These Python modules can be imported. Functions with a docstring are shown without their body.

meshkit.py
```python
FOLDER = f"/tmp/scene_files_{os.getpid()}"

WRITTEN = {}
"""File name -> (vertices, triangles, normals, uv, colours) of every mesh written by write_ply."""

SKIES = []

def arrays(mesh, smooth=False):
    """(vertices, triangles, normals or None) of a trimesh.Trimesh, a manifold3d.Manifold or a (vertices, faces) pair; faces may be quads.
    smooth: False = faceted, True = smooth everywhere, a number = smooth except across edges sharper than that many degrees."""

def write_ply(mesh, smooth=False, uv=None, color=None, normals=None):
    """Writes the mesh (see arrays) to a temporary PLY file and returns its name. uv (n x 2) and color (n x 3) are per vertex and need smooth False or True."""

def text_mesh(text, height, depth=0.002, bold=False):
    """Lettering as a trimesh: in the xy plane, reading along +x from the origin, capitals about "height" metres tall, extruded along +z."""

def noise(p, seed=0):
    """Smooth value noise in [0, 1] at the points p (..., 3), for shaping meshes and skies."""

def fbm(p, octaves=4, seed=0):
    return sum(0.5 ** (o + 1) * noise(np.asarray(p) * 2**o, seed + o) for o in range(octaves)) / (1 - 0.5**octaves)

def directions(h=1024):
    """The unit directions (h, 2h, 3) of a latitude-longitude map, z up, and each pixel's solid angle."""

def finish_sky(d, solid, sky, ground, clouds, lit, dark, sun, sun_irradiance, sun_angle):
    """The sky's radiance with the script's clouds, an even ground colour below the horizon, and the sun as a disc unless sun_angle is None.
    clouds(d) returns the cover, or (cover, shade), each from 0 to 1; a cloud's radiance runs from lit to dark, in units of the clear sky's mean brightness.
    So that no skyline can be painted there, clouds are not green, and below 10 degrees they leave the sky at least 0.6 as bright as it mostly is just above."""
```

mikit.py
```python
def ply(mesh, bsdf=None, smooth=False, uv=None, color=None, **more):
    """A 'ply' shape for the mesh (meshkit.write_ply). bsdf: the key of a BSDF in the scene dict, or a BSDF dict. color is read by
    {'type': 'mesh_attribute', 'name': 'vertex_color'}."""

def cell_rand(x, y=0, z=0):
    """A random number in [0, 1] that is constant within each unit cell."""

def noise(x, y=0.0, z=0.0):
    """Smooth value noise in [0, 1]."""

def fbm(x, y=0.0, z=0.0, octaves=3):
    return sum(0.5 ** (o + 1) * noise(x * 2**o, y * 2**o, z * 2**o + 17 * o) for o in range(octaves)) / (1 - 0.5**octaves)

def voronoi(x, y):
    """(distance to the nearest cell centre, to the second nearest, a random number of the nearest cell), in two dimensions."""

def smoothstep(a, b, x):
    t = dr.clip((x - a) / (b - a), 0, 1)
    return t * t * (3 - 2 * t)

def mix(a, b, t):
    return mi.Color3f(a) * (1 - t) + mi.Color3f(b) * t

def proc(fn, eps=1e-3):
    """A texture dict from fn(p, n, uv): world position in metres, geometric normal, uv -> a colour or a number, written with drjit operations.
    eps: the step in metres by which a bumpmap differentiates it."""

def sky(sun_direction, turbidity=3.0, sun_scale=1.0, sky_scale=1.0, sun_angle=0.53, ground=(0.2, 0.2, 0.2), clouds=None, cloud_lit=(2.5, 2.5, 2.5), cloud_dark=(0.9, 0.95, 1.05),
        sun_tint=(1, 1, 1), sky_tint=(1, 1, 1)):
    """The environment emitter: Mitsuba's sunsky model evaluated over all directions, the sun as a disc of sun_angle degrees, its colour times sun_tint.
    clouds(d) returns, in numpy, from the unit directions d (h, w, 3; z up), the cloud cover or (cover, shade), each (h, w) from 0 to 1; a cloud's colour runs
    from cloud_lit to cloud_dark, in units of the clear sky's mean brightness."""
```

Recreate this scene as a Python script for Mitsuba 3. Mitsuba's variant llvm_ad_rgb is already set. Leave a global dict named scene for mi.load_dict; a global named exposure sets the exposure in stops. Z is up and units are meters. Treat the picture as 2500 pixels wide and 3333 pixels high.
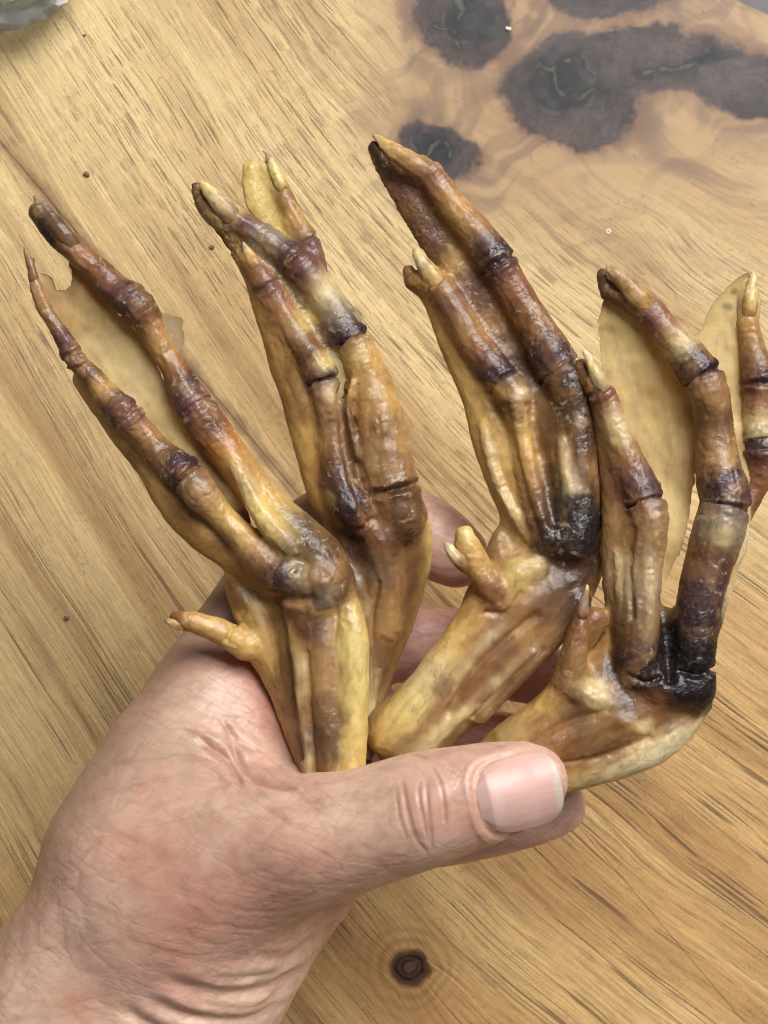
import math, random
import numpy as np, trimesh, shapely
import scipy.sparse as sp
from scipy.spatial import Delaunay, cKDTree
from scipy.interpolate import RBFInterpolator
import drjit as dr, mitsuba as mi
import mikit, meshkit
from mikit import proc, noise, fbm, voronoi, cell_rand, smoothstep, mix

T = mi.ScalarTransform4f
scene, labels = {}, {}

# ------------------------------------------------------------------ camera, light, exposure
TABLE_Z = 0.75            # table top
HAND_Z = 0.835            # height at which the hand holds the feet
CAM_D = 0.290             # phone above the hand
UNIT = 0.0520             # millimetres per layout unit at the height of the hand
TUNIT = UNIT * (CAM_D + HAND_Z - TABLE_Z) / CAM_D   # the same unit on the table top
CX, CY = 1250.0, 1666.5

scene['camera'] = {
    'type': 'thinlens', 'fov': 2 * math.degrees(math.atan(0.065 / CAM_D)), 'fov_axis': 'x',
    'aperture_radius': 0.00045, 'focus_distance': CAM_D - 0.006,
    'near_clip': 0.01, 'far_clip': 20.0,
    'to_world': T().look_at(origin=[0, 0, HAND_Z + CAM_D], target=[0, 0, 0], up=[0, 1, 0])}

exposure = 0.12
# daylight from a window up and to the right of the table, and the soft light of the room
scene['window'] = {
    'type': 'rectangle',
    'to_world': T().look_at(origin=[0.62, 1.02, 2.15], target=[0, 0, 0.8], up=[0, 0, 1]).scale([0.7, 0.55, 1]),
    'emitter': {'type': 'area', 'radiance': {'type': 'rgb', 'value': [11.6, 11.8, 11.8]}}}
labels['window'] = {'label': 'bright window beyond the table that lights it', 'kind': 'structure'}
scene['room_light'] = {'type': 'constant', 'radiance': {'type': 'rgb', 'value': [0.075, 0.075, 0.078]}}

# ------------------------------------------------------------------ helpers
def lin(c):
    c = np.asarray(c, float) / 255.0
    return np.where(c < 0.04045, c / 12.92, ((c + 0.055) / 1.055) ** 2.4)

def loc(px, py, z=0.0):
    """layout units + height in mm above the holding height -> mm"""
    s = (CAM_D * 1000 - z) / (CAM_D * 1000)
    return np.array([(px - CX) * UNIT * s, (CY - py) * UNIT * s, z])

def rad(r, z=0.0):
    return r * UNIT * (CAM_D * 1000 - z) / (CAM_D * 1000)

def world(v):
    v = np.asarray(v, float) / 1000.0
    return v + [0, 0, HAND_Z]

def nz(p, f, seed=0):
    return meshkit.noise(np.asarray(p) * f, seed)

def fb(p, f, o=3, seed=0):
    return meshkit.fbm(np.asarray(p) * f, o, seed)

def sstep(a, b, x):
    t = np.clip((x - a) / (b - a), 0, 1)
    return t * t * (3 - 2 * t)

def vnormals(v, f):
    fn = np.cross(v[f[:, 1]] - v[f[:, 0]], v[f[:, 2]] - v[f[:, 0]])
    n = np.stack([sum(np.bincount(f[:, k], fn[:, c], len(v)) for k in range(3)) for c in range(3)], 1)
    return n / np.maximum(np.linalg.norm(n, axis=1, keepdims=True), 1e-12)

def relax(v, f, it=2, lam=0.5, mu=-0.52):
    e = np.vstack([f[:, [0, 1]], f[:, [1, 2]], f[:, [2, 0]]])
    a = sp.coo_matrix((np.ones(len(e)), (e[:, 0], e[:, 1])), shape=(len(v),) * 2).tocsr()
    a = ((a + a.T) > 0).astype(float)
    w = sp.diags(1 / np.maximum(np.asarray(a.sum(1)).ravel(), 1)) @ a
    for _ in range(it):
        v = v + lam * (w @ v - v)
        if mu:
            v = v + mu * (w @ v - v)
    return v

def split(v, f):
    return trimesh.remesh.subdivide(v, f)[:2]

def surface_net(d, origin, h):
    """triangle mesh of the zero level of the field d"""
    ins = d < 0
    n = np.zeros(tuple(s - 1 for s in d.shape), np.int8)
    offs = list(np.ndindex(2, 2, 2))
    for a, b, c in offs:
        n += ins[a:d.shape[0] - 1 + a, b:d.shape[1] - 1 + b, c:d.shape[2] - 1 + c]
    act = (n > 0) & (n < 8)
    idx = np.argwhere(act)
    num = np.full(act.shape, -1, np.int64)
    num[act] = np.arange(len(idx))
    corner = {o: d[idx[:, 0] + o[0], idx[:, 1] + o[1], idx[:, 2] + o[2]] for o in offs}
    acc, cnt = np.zeros((len(idx), 3)), np.zeros(len(idx))
    for o in offs:
        for ax in range(3):
            if o[ax] == 0:
                q = list(o); q[ax] = 1
                a, b = corner[o], corner[tuple(q)]
                m = (a < 0) != (b < 0)
                t = np.where(m, a / np.where(m, a - b, 1), 0)
                p = np.tile(np.array(o, float), (len(idx), 1)); p[:, ax] = t
                acc[m] += p[m]; cnt[m] += 1
    v = (idx + acc / cnt[:, None]) * h + origin
    quads = []
    for ax in range(3):
        u, w = (ax + 1) % 3, (ax + 2) % 3
        lo = [slice(None)] * 3; hi = [slice(None)] * 3
        lo[ax], hi[ax] = slice(0, -1), slice(1, None)
        a, b = ins[tuple(lo)], ins[tuple(hi)]
        e = np.argwhere(a != b)
        e = e[(e[:, u] > 0) & (e[:, w] > 0) & (e[:, u] < d.shape[u] - 1) & (e[:, w] < d.shape[w] - 1)]
        fl = a[e[:, 0], e[:, 1], e[:, 2]]
        def cell(du, dw):
            q = e.copy(); q[:, u] -= du; q[:, w] -= dw
            return num[q[:, 0], q[:, 1], q[:, 2]]
        q = np.stack([cell(1, 1), cell(0, 1), cell(0, 0), cell(1, 0)], 1)
        q[~fl] = q[~fl][:, ::-1]
        quads.append(q)
    q = np.vstack(quads)
    return v, np.vstack([q[:, [0, 1, 2]], q[:, [0, 2, 3]]])

def catmull(nodes, step):
    """dense smooth polyline through rows of numbers; the first three columns are the point"""
    a = np.asarray(nodes, float)
    if len(a) == 1:
        return a
    p = np.vstack([2 * a[0] - a[1], a, 2 * a[-1] - a[-2]])
    out = []
    for i in range(1, len(p) - 2):
        m = max(1, int(np.ceil(np.linalg.norm(p[i + 1, :3] - p[i, :3]) / step)))
        t = (np.arange(m) / m)[:, None]
        a0, a1, a2, a3 = p[i - 1], p[i], p[i + 1], p[i + 2]
        # tension keeps unevenly spaced nodes from overshooting
        m1, m2 = 0.5 * (a2 - a0), 0.5 * (a3 - a1)
        l0, l1, l2 = (max(np.linalg.norm(x[:3]), 1e-6) for x in (a1 - a0, a2 - a1, a3 - a2))
        m1 *= min(1, 2 * l1 / (l0 + l1)); m2 *= min(1, 2 * l1 / (l1 + l2))
        out.append((2*t**3 - 3*t**2 + 1) * a1 + (t**3 - 2*t**2 + t) * m1 + (-2*t**3 + 3*t**2) * a2 + (t**3 - t**2) * m2)
    return np.vstack(out + [p[-2:-1]])

class Chain:
    """a tapering limb through nodes (x, y, z mm, r, colour[, 'c' = crease])"""
    def __init__(self, part, nodes, k=1.2, flat=1.0, step=2.0, w=1.0):
        self.part, self.k, self.flat, self.w = part, k, flat, w
        rows, cr = [], []
        for nd in nodes:
            x, y, z, r = nd[:4]
            col = PAL[nd[4]] if len(nd) > 4 else (0, 0, 0)
            rows.append([*loc(x, y, z), rad(r, z), *col])
        q = catmull(rows, step)
        q[:, 3:] = np.maximum(q[:, 3:], 0.002)
        self.q = q
        self.seg = np.linalg.norm(np.diff(q[:, :3], axis=0), axis=1)
        self.s = np.concatenate([[0], np.cumsum(self.seg)])
        self.creases = []
        for nd, row in zip(nodes, rows):
            if len(nd) > 5:
                self.creases.append((self.s[np.argmin(np.linalg.norm(q[:, :3] - row[:3], axis=1))], nd[5]))
    def bounds(self, pad):
        r = self.q[:, 3:4] + pad
        return (self.q[:, :3] - r).min(0), (self.q[:, :3] + r).max(0)
    def blocks(self, pad):
        q = self.q
        for i in range(len(q) - 1):
            m = max(q[i, 3], q[i + 1, 3]) + pad
            yield i, np.minimum(q[i, :3], q[i + 1, :3]) - m, np.maximum(q[i, :3], q[i + 1, :3]) + m
    def seg_eval(self, i, x, y, z):
        a, b = self.q[i], self.q[i + 1]
        f = 1 / self.flat
        ab = (b - a)[:3] * [1, 1, f]
        px, py, pz = x - a[0], y - a[1], (z - a[2]) * f
        t = np.clip((px * ab[0] + py * ab[1] + pz * ab[2]) / max(ab @ ab, 1e-9), 0, 1)
        dx, dy, dz = px - t * ab[0], py - t * ab[1], pz - t * ab[2]
        d = np.sqrt(dx * dx + dy * dy + dz * dz) - (a[3] + t * (b[3] - a[3]))
        return (d if self.flat >= 1 else d * (0.5 + 0.5 * self.flat)), t
    def nearest(self, p):
        """distance, colour, arc length"""
        best = np.full(len(p), 1e3); col = np.zeros((len(p), 3)); s = np.zeros(len(p))
        lo, hi = self.bounds(4.0)
        near = np.nonzero(((p > lo) & (p < hi)).all(1))[0]
        for i, l, h in self.blocks(4.0):
            w = near[((p[near] > l) & (p[near] < h)).all(1)]
            if not len(w):
                continue
            d, t = self.seg_eval(i, p[w, 0], p[w, 1], p[w, 2])
            m = d < best[w]
            w, t = w[m], t[m]
            best[w] = d[m]
            col[w] = self.q[i, 4:7] * (1 - t[:, None]) + self.q[i + 1, 4:7] * t[:, None]
            s[w] = self.s[i] + t * self.seg[i]
        return best, col, s

def poly_dist(poly, x, y):
    """signed distance to a polygon (negative inside)"""
    a = np.asarray(poly, float); b = np.roll(a, -1, 0)
    d = np.full(x.shape, 1e9); ins = np.zeros(x.shape, bool)
    for (ax, ay), (bx, by) in zip(a, b):
        ex, ey = bx - ax, by - ay
        t = np.clip(((x - ax) * ex + (y - ay) * ey) / max(ex * ex + ey * ey, 1e-12), 0, 1)
        d = np.minimum(d, (x - ax - t * ex) ** 2 + (y - ay - t * ey) ** 2)
        if ay != by:
            ins ^= ((ay > y) != (by > y)) & (x < (bx - ax) * (y - ay) / (by - ay) + ax)
    return np.where(ins, -1, 1) * np.sqrt(d)

def smooth_poly(pts, it=2):
    a = np.asarray(pts, float)
    for _ in range(it):
        b = np.roll(a, -1, 0)
        a = np.stack([0.75 * a + 0.25 * b, 0.25 * a + 0.75 * b], 1).reshape(-1, 2)
    return a

class Plate:
    """a flattened body: an outline with rounded rims; z is a height or a list of (x, y, z) that it passes through"""
    def __init__(self, part, pts, z, half, color, k=1.5, rim=None, w=1.0, scaly=0.0):
        self.scaly = scaly
        self.part, self.k, self.half, self.color, self.w = part, k, half, PAL[color], w
        zz = z if np.isscalar(z) else float(np.mean([c[2] for c in z]))
        self.poly = np.array([loc(x, y, zz)[:2] for x, y in smooth_poly(pts)])
        if np.isscalar(z):
            self.plane = np.array([0, 0, z])
        else:
            m = np.array([[*loc(x, y, c)[:2], 1] for x, y, c in z])
            self.plane = np.linalg.lstsq(m, np.array([c[2] for c in z], float), rcond=None)[0]
        self.rim = half * 0.9 if rim is None else rim
    def zc(self, x, y):
        return self.plane[0] * x + self.plane[1] * y + self.plane[2]
    def bounds(self, pad):
        zs = self.zc(self.poly[:, 0], self.poly[:, 1])
        return np.array([*(self.poly.min(0) - pad), zs.min() - self.half - pad]), np.array([*(self.poly.max(0) + pad), zs.max() + self.half + pad])
    def eval2(self, x, y):
        return poly_dist(self.poly, x, y)
    def eval(self, d2, x, y, z):
        # rounded-rim section: an ellipse-like rim as wide as rim and as tall as half
        r = self.rim
        u = np.maximum(d2 + 2.2 * r, 0) / (2.2 * r)
        zz = np.abs(z - self.zc(x, y)) / self.half
        q = np.sqrt(u * u + zz * zz) - 1
        return q * min(self.half, 2.2 * r)
    def nearest(self, p):
        out = np.full(len(p), 1e3)
        lo, hi = self.bounds(4.0)
        w = np.nonzero(((p > lo) & (p < hi)).all(1))[0]
        if len(w):
            out[w] = self.eval(self.eval2(p[w, 0], p[w, 1]), p[w, 0], p[w, 1], p[w, 2])
        return out, np.tile(self.color, (len(p), 1)), np.zeros(len(p))

def smin(a, b, k):
    h = np.maximum(k - np.abs(a - b), 0) / k
    return np.minimum(a, b) - h * h * k * 0.25

def sculpt(prims, h, pad=2.5, clip=None):
    lo = np.min([p.bounds(pad)[0] for p in prims], 0); hi = np.max([p.bounds(pad)[1] for p in prims], 0)
    if clip is not None:
        lo, hi = np.maximum(lo, clip[0]), np.minimum(hi, clip[1])
    shape = np.ceil((hi - lo) / h).astype(int) + 2
    ax = [(lo[i] + np.arange(shape[i]) * h).astype(np.float32) for i in range(3)]
    D = np.full(shape, 8.0, np.float32)
    def sl(l, u):
        a = np.maximum(np.floor((l - lo) / h).astype(int), 0); b = np.minimum(np.ceil((u - lo) / h).astype(int) + 1, shape)
        return tuple(slice(i, max(i, j)) for i, j in zip(a, b))
    for p in prims:
        if isinstance(p, Chain):
            l, u = p.bounds(pad + p.k)
            S = sl(l, u)
            C = np.full(D[S].shape, 8.0, np.float32)
            o = np.array([s.start for s in S])
            for i, bl, bu in p.blocks(pad + p.k):
                B = tuple(slice(max(m.start, t.start), max(min(m.stop, t.stop), max(m.start, t.start))) for m, t in zip(sl(bl, bu), S))
                x, y, z = ax[0][B[0]][:, None, None], ax[1][B[1]][None, :, None], ax[2][B[2]][None, None]
                R = tuple(slice(s.start - k, s.stop - k) for s, k in zip(B, o))
                C[R] = np.minimum(C[R], p.seg_eval(i, x, y, z)[0].astype(np.float32))
            D[S] = smin(D[S], C, p.k)
        else:
            B = sl(*p.bounds(pad + p.k))
            x, y, z = ax[0][B[0]][:, None], ax[1][B[1]][None, :], ax[2][B[2]][None, None]
            d2 = p.eval2(x + 0 * y, y + 0 * x)
            D[B] = smin(D[B], p.eval(d2[..., None], x[..., None], y[..., None], z).astype(np.float32), p.k)
    v, f = surface_net(D, lo, h)
    # only the largest piece
    lab = sp.csgraph.connected_components(sp.coo_matrix((np.ones(len(f) * 2), (np.r_[f[:, 0], f[:, 1]], np.r_[f[:, 1], f[:, 2]])), shape=(len(v),) * 2))[1]
    keep = np.argmax(np.bincount(lab))
    f = f[lab[f[:, 0]] == keep]
    used = np.unique(f); m = np.zeros(len(v), int); m[used] = np.arange(len(used))
    return v[used], m[f]

def entry(key, v, f, n=None, col=None, bsdf='skin', **more):
    """one shape of the scene from mm coordinates"""
    path = meshkit.write_ply((world(v), f), False, None, col, normals=n)
    scene[key] = {'type': 'ply', 'filename': path, 'face_normals': n is None, 'bsdf': {'type': 'ref', 'id': bsdf}, **more}

def label(key, text=None, category=None, group=None, kind=None):
    labels[key] = {k: x for k, x in (('label', text), ('category', category), ('group', group), ('kind', kind)) if x}

def pick(v, f, n, col, mask):
    f = f[mask]
    used = np.unique(f); m = np.zeros(len(v), int); m[used] = np.arange(len(used))
    return v[used], m[f], n[used], None if col is None else col[used]

def numbered(names):
    seen, out = {}, []
    for n in names:
        k = seen.get(n, 0); seen[n] = k + 1
        out.append(n if k == 0 else f'{n}_{k:03d}')
    return out

# ------------------------------------------------------------------ materials
VC = {'type': 'mesh_attribute', 'name': 'vertex_color'}

def foot_bump(p, n, uv):
    q = p * 1000
    a = fbm(q.x * 1.1, q.y * 1.1, q.z * 1.1, 2)
    f1, f2, _ = voronoi(q.x * 1.9 + q.z + 2.2 * a, q.y * 1.9 + q.z * 0.7 + 2.2 * a)
    w = noise(q.x * 5.0 + 3 * a, q.y * 5.0, q.z * 5.0)
    return a * 0.00010 + dr.minimum(f2 - f1, 0.22) * 0.00011 + w * 0.00004

def foot_fibres(p, n, uv):
    """hair-fine dark wrinkles of the dried skin"""
    q = p * 1000
    a = fbm(q.x * 0.7, q.y * 0.7, q.z * 0.7, 3)
    w = 1 - dr.abs(2 * noise(q.x * 1.9 + q.y * 0.55 + 5 * a, q.y * 0.42 - q.x * 0.2 + 2 * a, q.z * 1.2) - 1)
    f1, f2, _ = voronoi(q.x * 1.5 + q.z + 2.0 * a, q.y * 1.5 + q.z * 0.7 + 2.0 * a)
    return dr.clip(0.34 * smoothstep(0.88, 1.0, w) * smoothstep(0.42, 0.6, fbm(q.x * 0.33, q.y * 0.33, q.z * 0.33 + 4, 2)) + 0.10 * smoothstep(0.12, 0.02, f2 - f1) * smoothstep(0.45, 0.62, fbm(q.x * 0.25 + 7, q.y * 0.25, q.z * 0.25, 2)), 0, 0.8)

scene['dried_skin'] = {'type': 'blendbsdf', 'weight': 0.26,
    'outer': {'type': 'twosided', 'bsdf': {'type': 'blendbsdf', 'weight': proc(foot_fibres),
        'plain': {'type': 'bumpmap', 'nested_texture': proc(foot_bump, 5e-5), 'scale': 1.0,
            'bsdf': {'type': 'principled', 'base_color': VC, 'roughness': 0.34, 'specular': 0.5, 'clearcoat': 0.6, 'clearcoat_gloss': 0.95}},
        'wrinkle': {'type': 'principled', 'base_color': {'type': 'rgb', 'value': lin((92, 60, 42)).tolist()}, 'roughness': 0.4, 'specular': 0.5}}},
    'inner': {'type': 'principledthin', 'base_color': VC, 'roughness': 0.5, 'diff_trans': 1.5, 'spec_trans': 0.0, 'eta': 1.4}}
scene['claw_horn'] = {'type': 'twosided', 'bsdf': {'type': 'principled', 'base_color': VC, 'roughness': 0.4, 'specular': 0.5}}
def web_bump(p, n, uv):
    q = p * 1000
    return 0.00007 * fbm(q.x * 2.4, q.y * 2.4, q.z, 2) + 0.00012 * fbm(q.x * 0.9 + q.y * .3, q.y * 0.35 - q.x * .1, 3, 2)
scene['web_membrane'] = {'type': 'bumpmap', 'nested_texture': proc(web_bump, 8e-5), 'scale': 1.0, 'bsdf': {'type': 'principledthin', 'base_color': VC, 'roughness': 0.36, 'spec_trans': 0.0, 'diff_trans': 0.9, 'eta': 1.45}}
scene['sheer_membrane'] = {'type': 'principledthin', 'base_color': VC, 'roughness': 0.3, 'spec_trans': 0.9, 'diff_trans': 1.0, 'eta': 1.1}

def skin_lines(q):
    """two crossing families of fine skin lines, in millimetres; 1 in a line"""
    w = fbm(q.x * 0.35, q.y * 0.35, q.z * 0.35, 3)
    def fam(cx, cy, fa, fl, seed):
        a = q.x * cx + q.y * cy + w * 1.4
        b = q.y * cx - q.x * cy
        v = 1 - dr.abs(2 * noise(a * fa, b * fl + q.z * 0.1, seed) - 1)
        return smoothstep(0.80, 1.0, v)
    return fam(0.45, 0.89, 1.25, 0.16, 3), fam(0.80, -0.60, 1.25, 0.20, 7), fam(-0.25, 0.97, 0.55, 0.07, 11)

def hand_bump(p, n, uv):
    q = p * 1000
    a, b, c = skin_lines(q)
    g = noise(q.x * 3.2, q.y * 3.2, q.z * 3.2)
    return -(a * 0.000020 + b * 0.000018 + c * 0.00002) + g * 0.000014

def skin_ink(p, n, uv):
    q = p * 1000
    a, b, c = skin_lines(q)
    patch = smoothstep(0.30, 0.62, fbm(q.x * 0.11, q.y * 0.11, q.z * 0.11, 3))
    pores = smoothstep(0.72, 0.9, noise(q.x * 4.5, q.y * 4.5, q.z * 4.5))
    return dr.clip((a * 0.24 + b * 0.12) * patch + c * 0.16 + pores * 0.08, 0, 0.6)

scene['human_skin'] = {'type': 'blendbsdf', 'weight': 0.15,
    'outer': {'type': 'twosided', 'bsdf': {'type': 'blendbsdf', 'weight': proc(skin_ink),
        'plain': {'type': 'bumpmap', 'nested_texture': proc(hand_bump, 6e-5), 'scale': 1.0,
            'bsdf': {'type': 'principled', 'base_color': VC, 'roughness': 0.37, 'specular': 0.5}},
        'line': {'type': 'principled', 'base_color': {'type': 'rgb', 'value': lin((136, 92, 74)).tolist()}, 'roughness': 0.5, 'specular': 0.4}}},
    'inner': {'type': 'principledthin', 'base_color': VC, 'roughness': 0.5, 'diff_trans': 1.4, 'spec_trans': 0.0, 'eta': 1.4}}
scene['nail_plate'] = {'type': 'twosided', 'bsdf': {'type': 'principled', 'base_color': VC, 'roughness': 0.4, 'specular': 0.45}}

# --- the table's wood
U = TUNIT / 1000.0
def C(*c):
    return mi.Color3f(*[float(x) for x in lin(c)])

KNOTS = [(1506, 70, 125, 120, 0.2), (1850, 265, 165, 165, 0.0), (1425, 500, 70, 62, 0.3), (1990, -25, 190, 70, 0.0), (1332, 3147, 60, 56, 0.0), (2290, 180, 90, 50, 0.2)]

CRACKS = [[(1720, 215), (1790, 225), (1850, 200)], [(1800, 225), (1815, 290), (1880, 330), (1930, 290), (1980, 300)], [(2090, 240), (2190, 230), (2260, 215), (2300, 170), (2310, 120)], [(1410, 88), (1470, 100), (1500, 40), (1480, -20)], [(1470, 100), (1490, 150)], [(1395, 505), (1410, 470), (1455, 462), (1470, 490), (1462, 525)]]

def grain_coords(p):
    x, y = p.x / U + CX, CY - p.y / U
    wob = fbm(x / 520, y / 520, 0, 2) - 0.5
    X = x - 1150
    f = y - (1.62 * x - 0.86 * 320 * dr.log(1 + dr.exp(dr.clip(X / 320, -9, 9))))
    swirl = smoothstep(950, 1500, x - 0.25 * y) * smoothstep(1150, 350, y)
    w2 = fbm(x / 520 + 7, y / 380, 3, 2) - 0.5
    f = f + wob * 80 + swirl * w2 * 380
    along = x * 0.62 + y * 0.78
    # the grain flows round the knots
    for kx, ky, rx, ry, a in KNOTS:
        dx, dy = (x - kx) / rx, (y - ky) / ry
        g = dr.exp(-(dx * dx + dy * dy) * 0.30)
        side = dy - dx * 0.9
        f = f + g * side / (1 + dr.abs(side)) * rx * 1.5
    return x, y, f, along, wob, swirl

def stain_field(x, y):
    """dark heartwood round the knots, 0 to 1, and the knots' hearts"""
    n1 = fbm(x / 150, y / 150, 5, 3) - 0.5
    n2 = fbm(x / 40, y / 40, 9, 3) - 0.5
    wx, wy = x + n1 * 130 + n2 * 26, y + n1 * 90 - n2 * 26
    def ell(cx, cy, rx, ry, rot=0.0):
        c, s = math.cos(rot), math.sin(rot)
        dx, dy = wx - cx, wy - cy
        u, v = (dx * c + dy * s) / rx, (-dx * s + dy * c) / ry
        return dr.sqrt(u * u + v * v)
    def join(a, b, k=0.35):
        h = dr.maximum(k - dr.abs(a - b), 0) / k
        return dr.minimum(a, b) - h * h * k * 0.25
    d = join(ell(1500, 60, 175, 155, 0.9), ell(1870, 285, 245, 205))
    d = join(d, ell(2120, 200, 330, 128, -0.10))
    d = join(d, ell(2460, 275, 270, 112, 0.22))
    d = join(d, ell(1990, -40, 280, 100))
    d = join(d, ell(1440, 500, 175, 125, 0.35) + 0.24)
    heart = dr.minimum(dr.minimum(ell(1515, 60, 95, 95, 0.9), ell(1830, 265, 140, 120)), ell(1422, 490, 62, 48))
    heart = dr.minimum(heart, ell(2290, 170, 110, 28, -0.2))
    low = dr.sqrt(dr.square((x + n2 * 18 - 1332) / 58) + dr.square((y + n1 * 26 - 3147) / 54))
    return d, heart, low, n1, n2

def strokes(x, y, f, al):
    """pores and dark veins of the wood: thin strokes along the grain"""
    dens = fbm(x / 360, y / 360, 4, 3)
    lower = dr.maximum(smoothstep(1100, 2000, y), 0.8 * smoothstep(700, 100, x) * smoothstep(700, 1500, y))
    a = smoothstep(0.62, 0.80, noise(f / 5.0, al / 56, 1)) * (0.4 + 0.6 * smoothstep(0.34, 0.62, dens)) * (1 - 0.45 * lower)
    b = smoothstep(0.70, 0.84, noise(f / 7.0 + 40, al / (95), 2)) * (0.3 + 0.7 * smoothstep(0.40, 0.62, fbm(f / 260 + 5, al / 900, 14, 3))) * (1 - 0.6 * lower)
    c = smoothstep(0.66, 0.86, noise(f / 7.0 + 80, al / 250, 3)) * smoothstep(0.40, 0.62, fbm(f / 150 + 3, al / 1300, 2, 3)) * (0.12 + 0.88 * lower)
    a = dr.maximum(a, 0.7 * lower * smoothstep(0.66, 0.84, noise(f / 4.5 + 160, al / 120, 6)))
    return a, b, c

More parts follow.
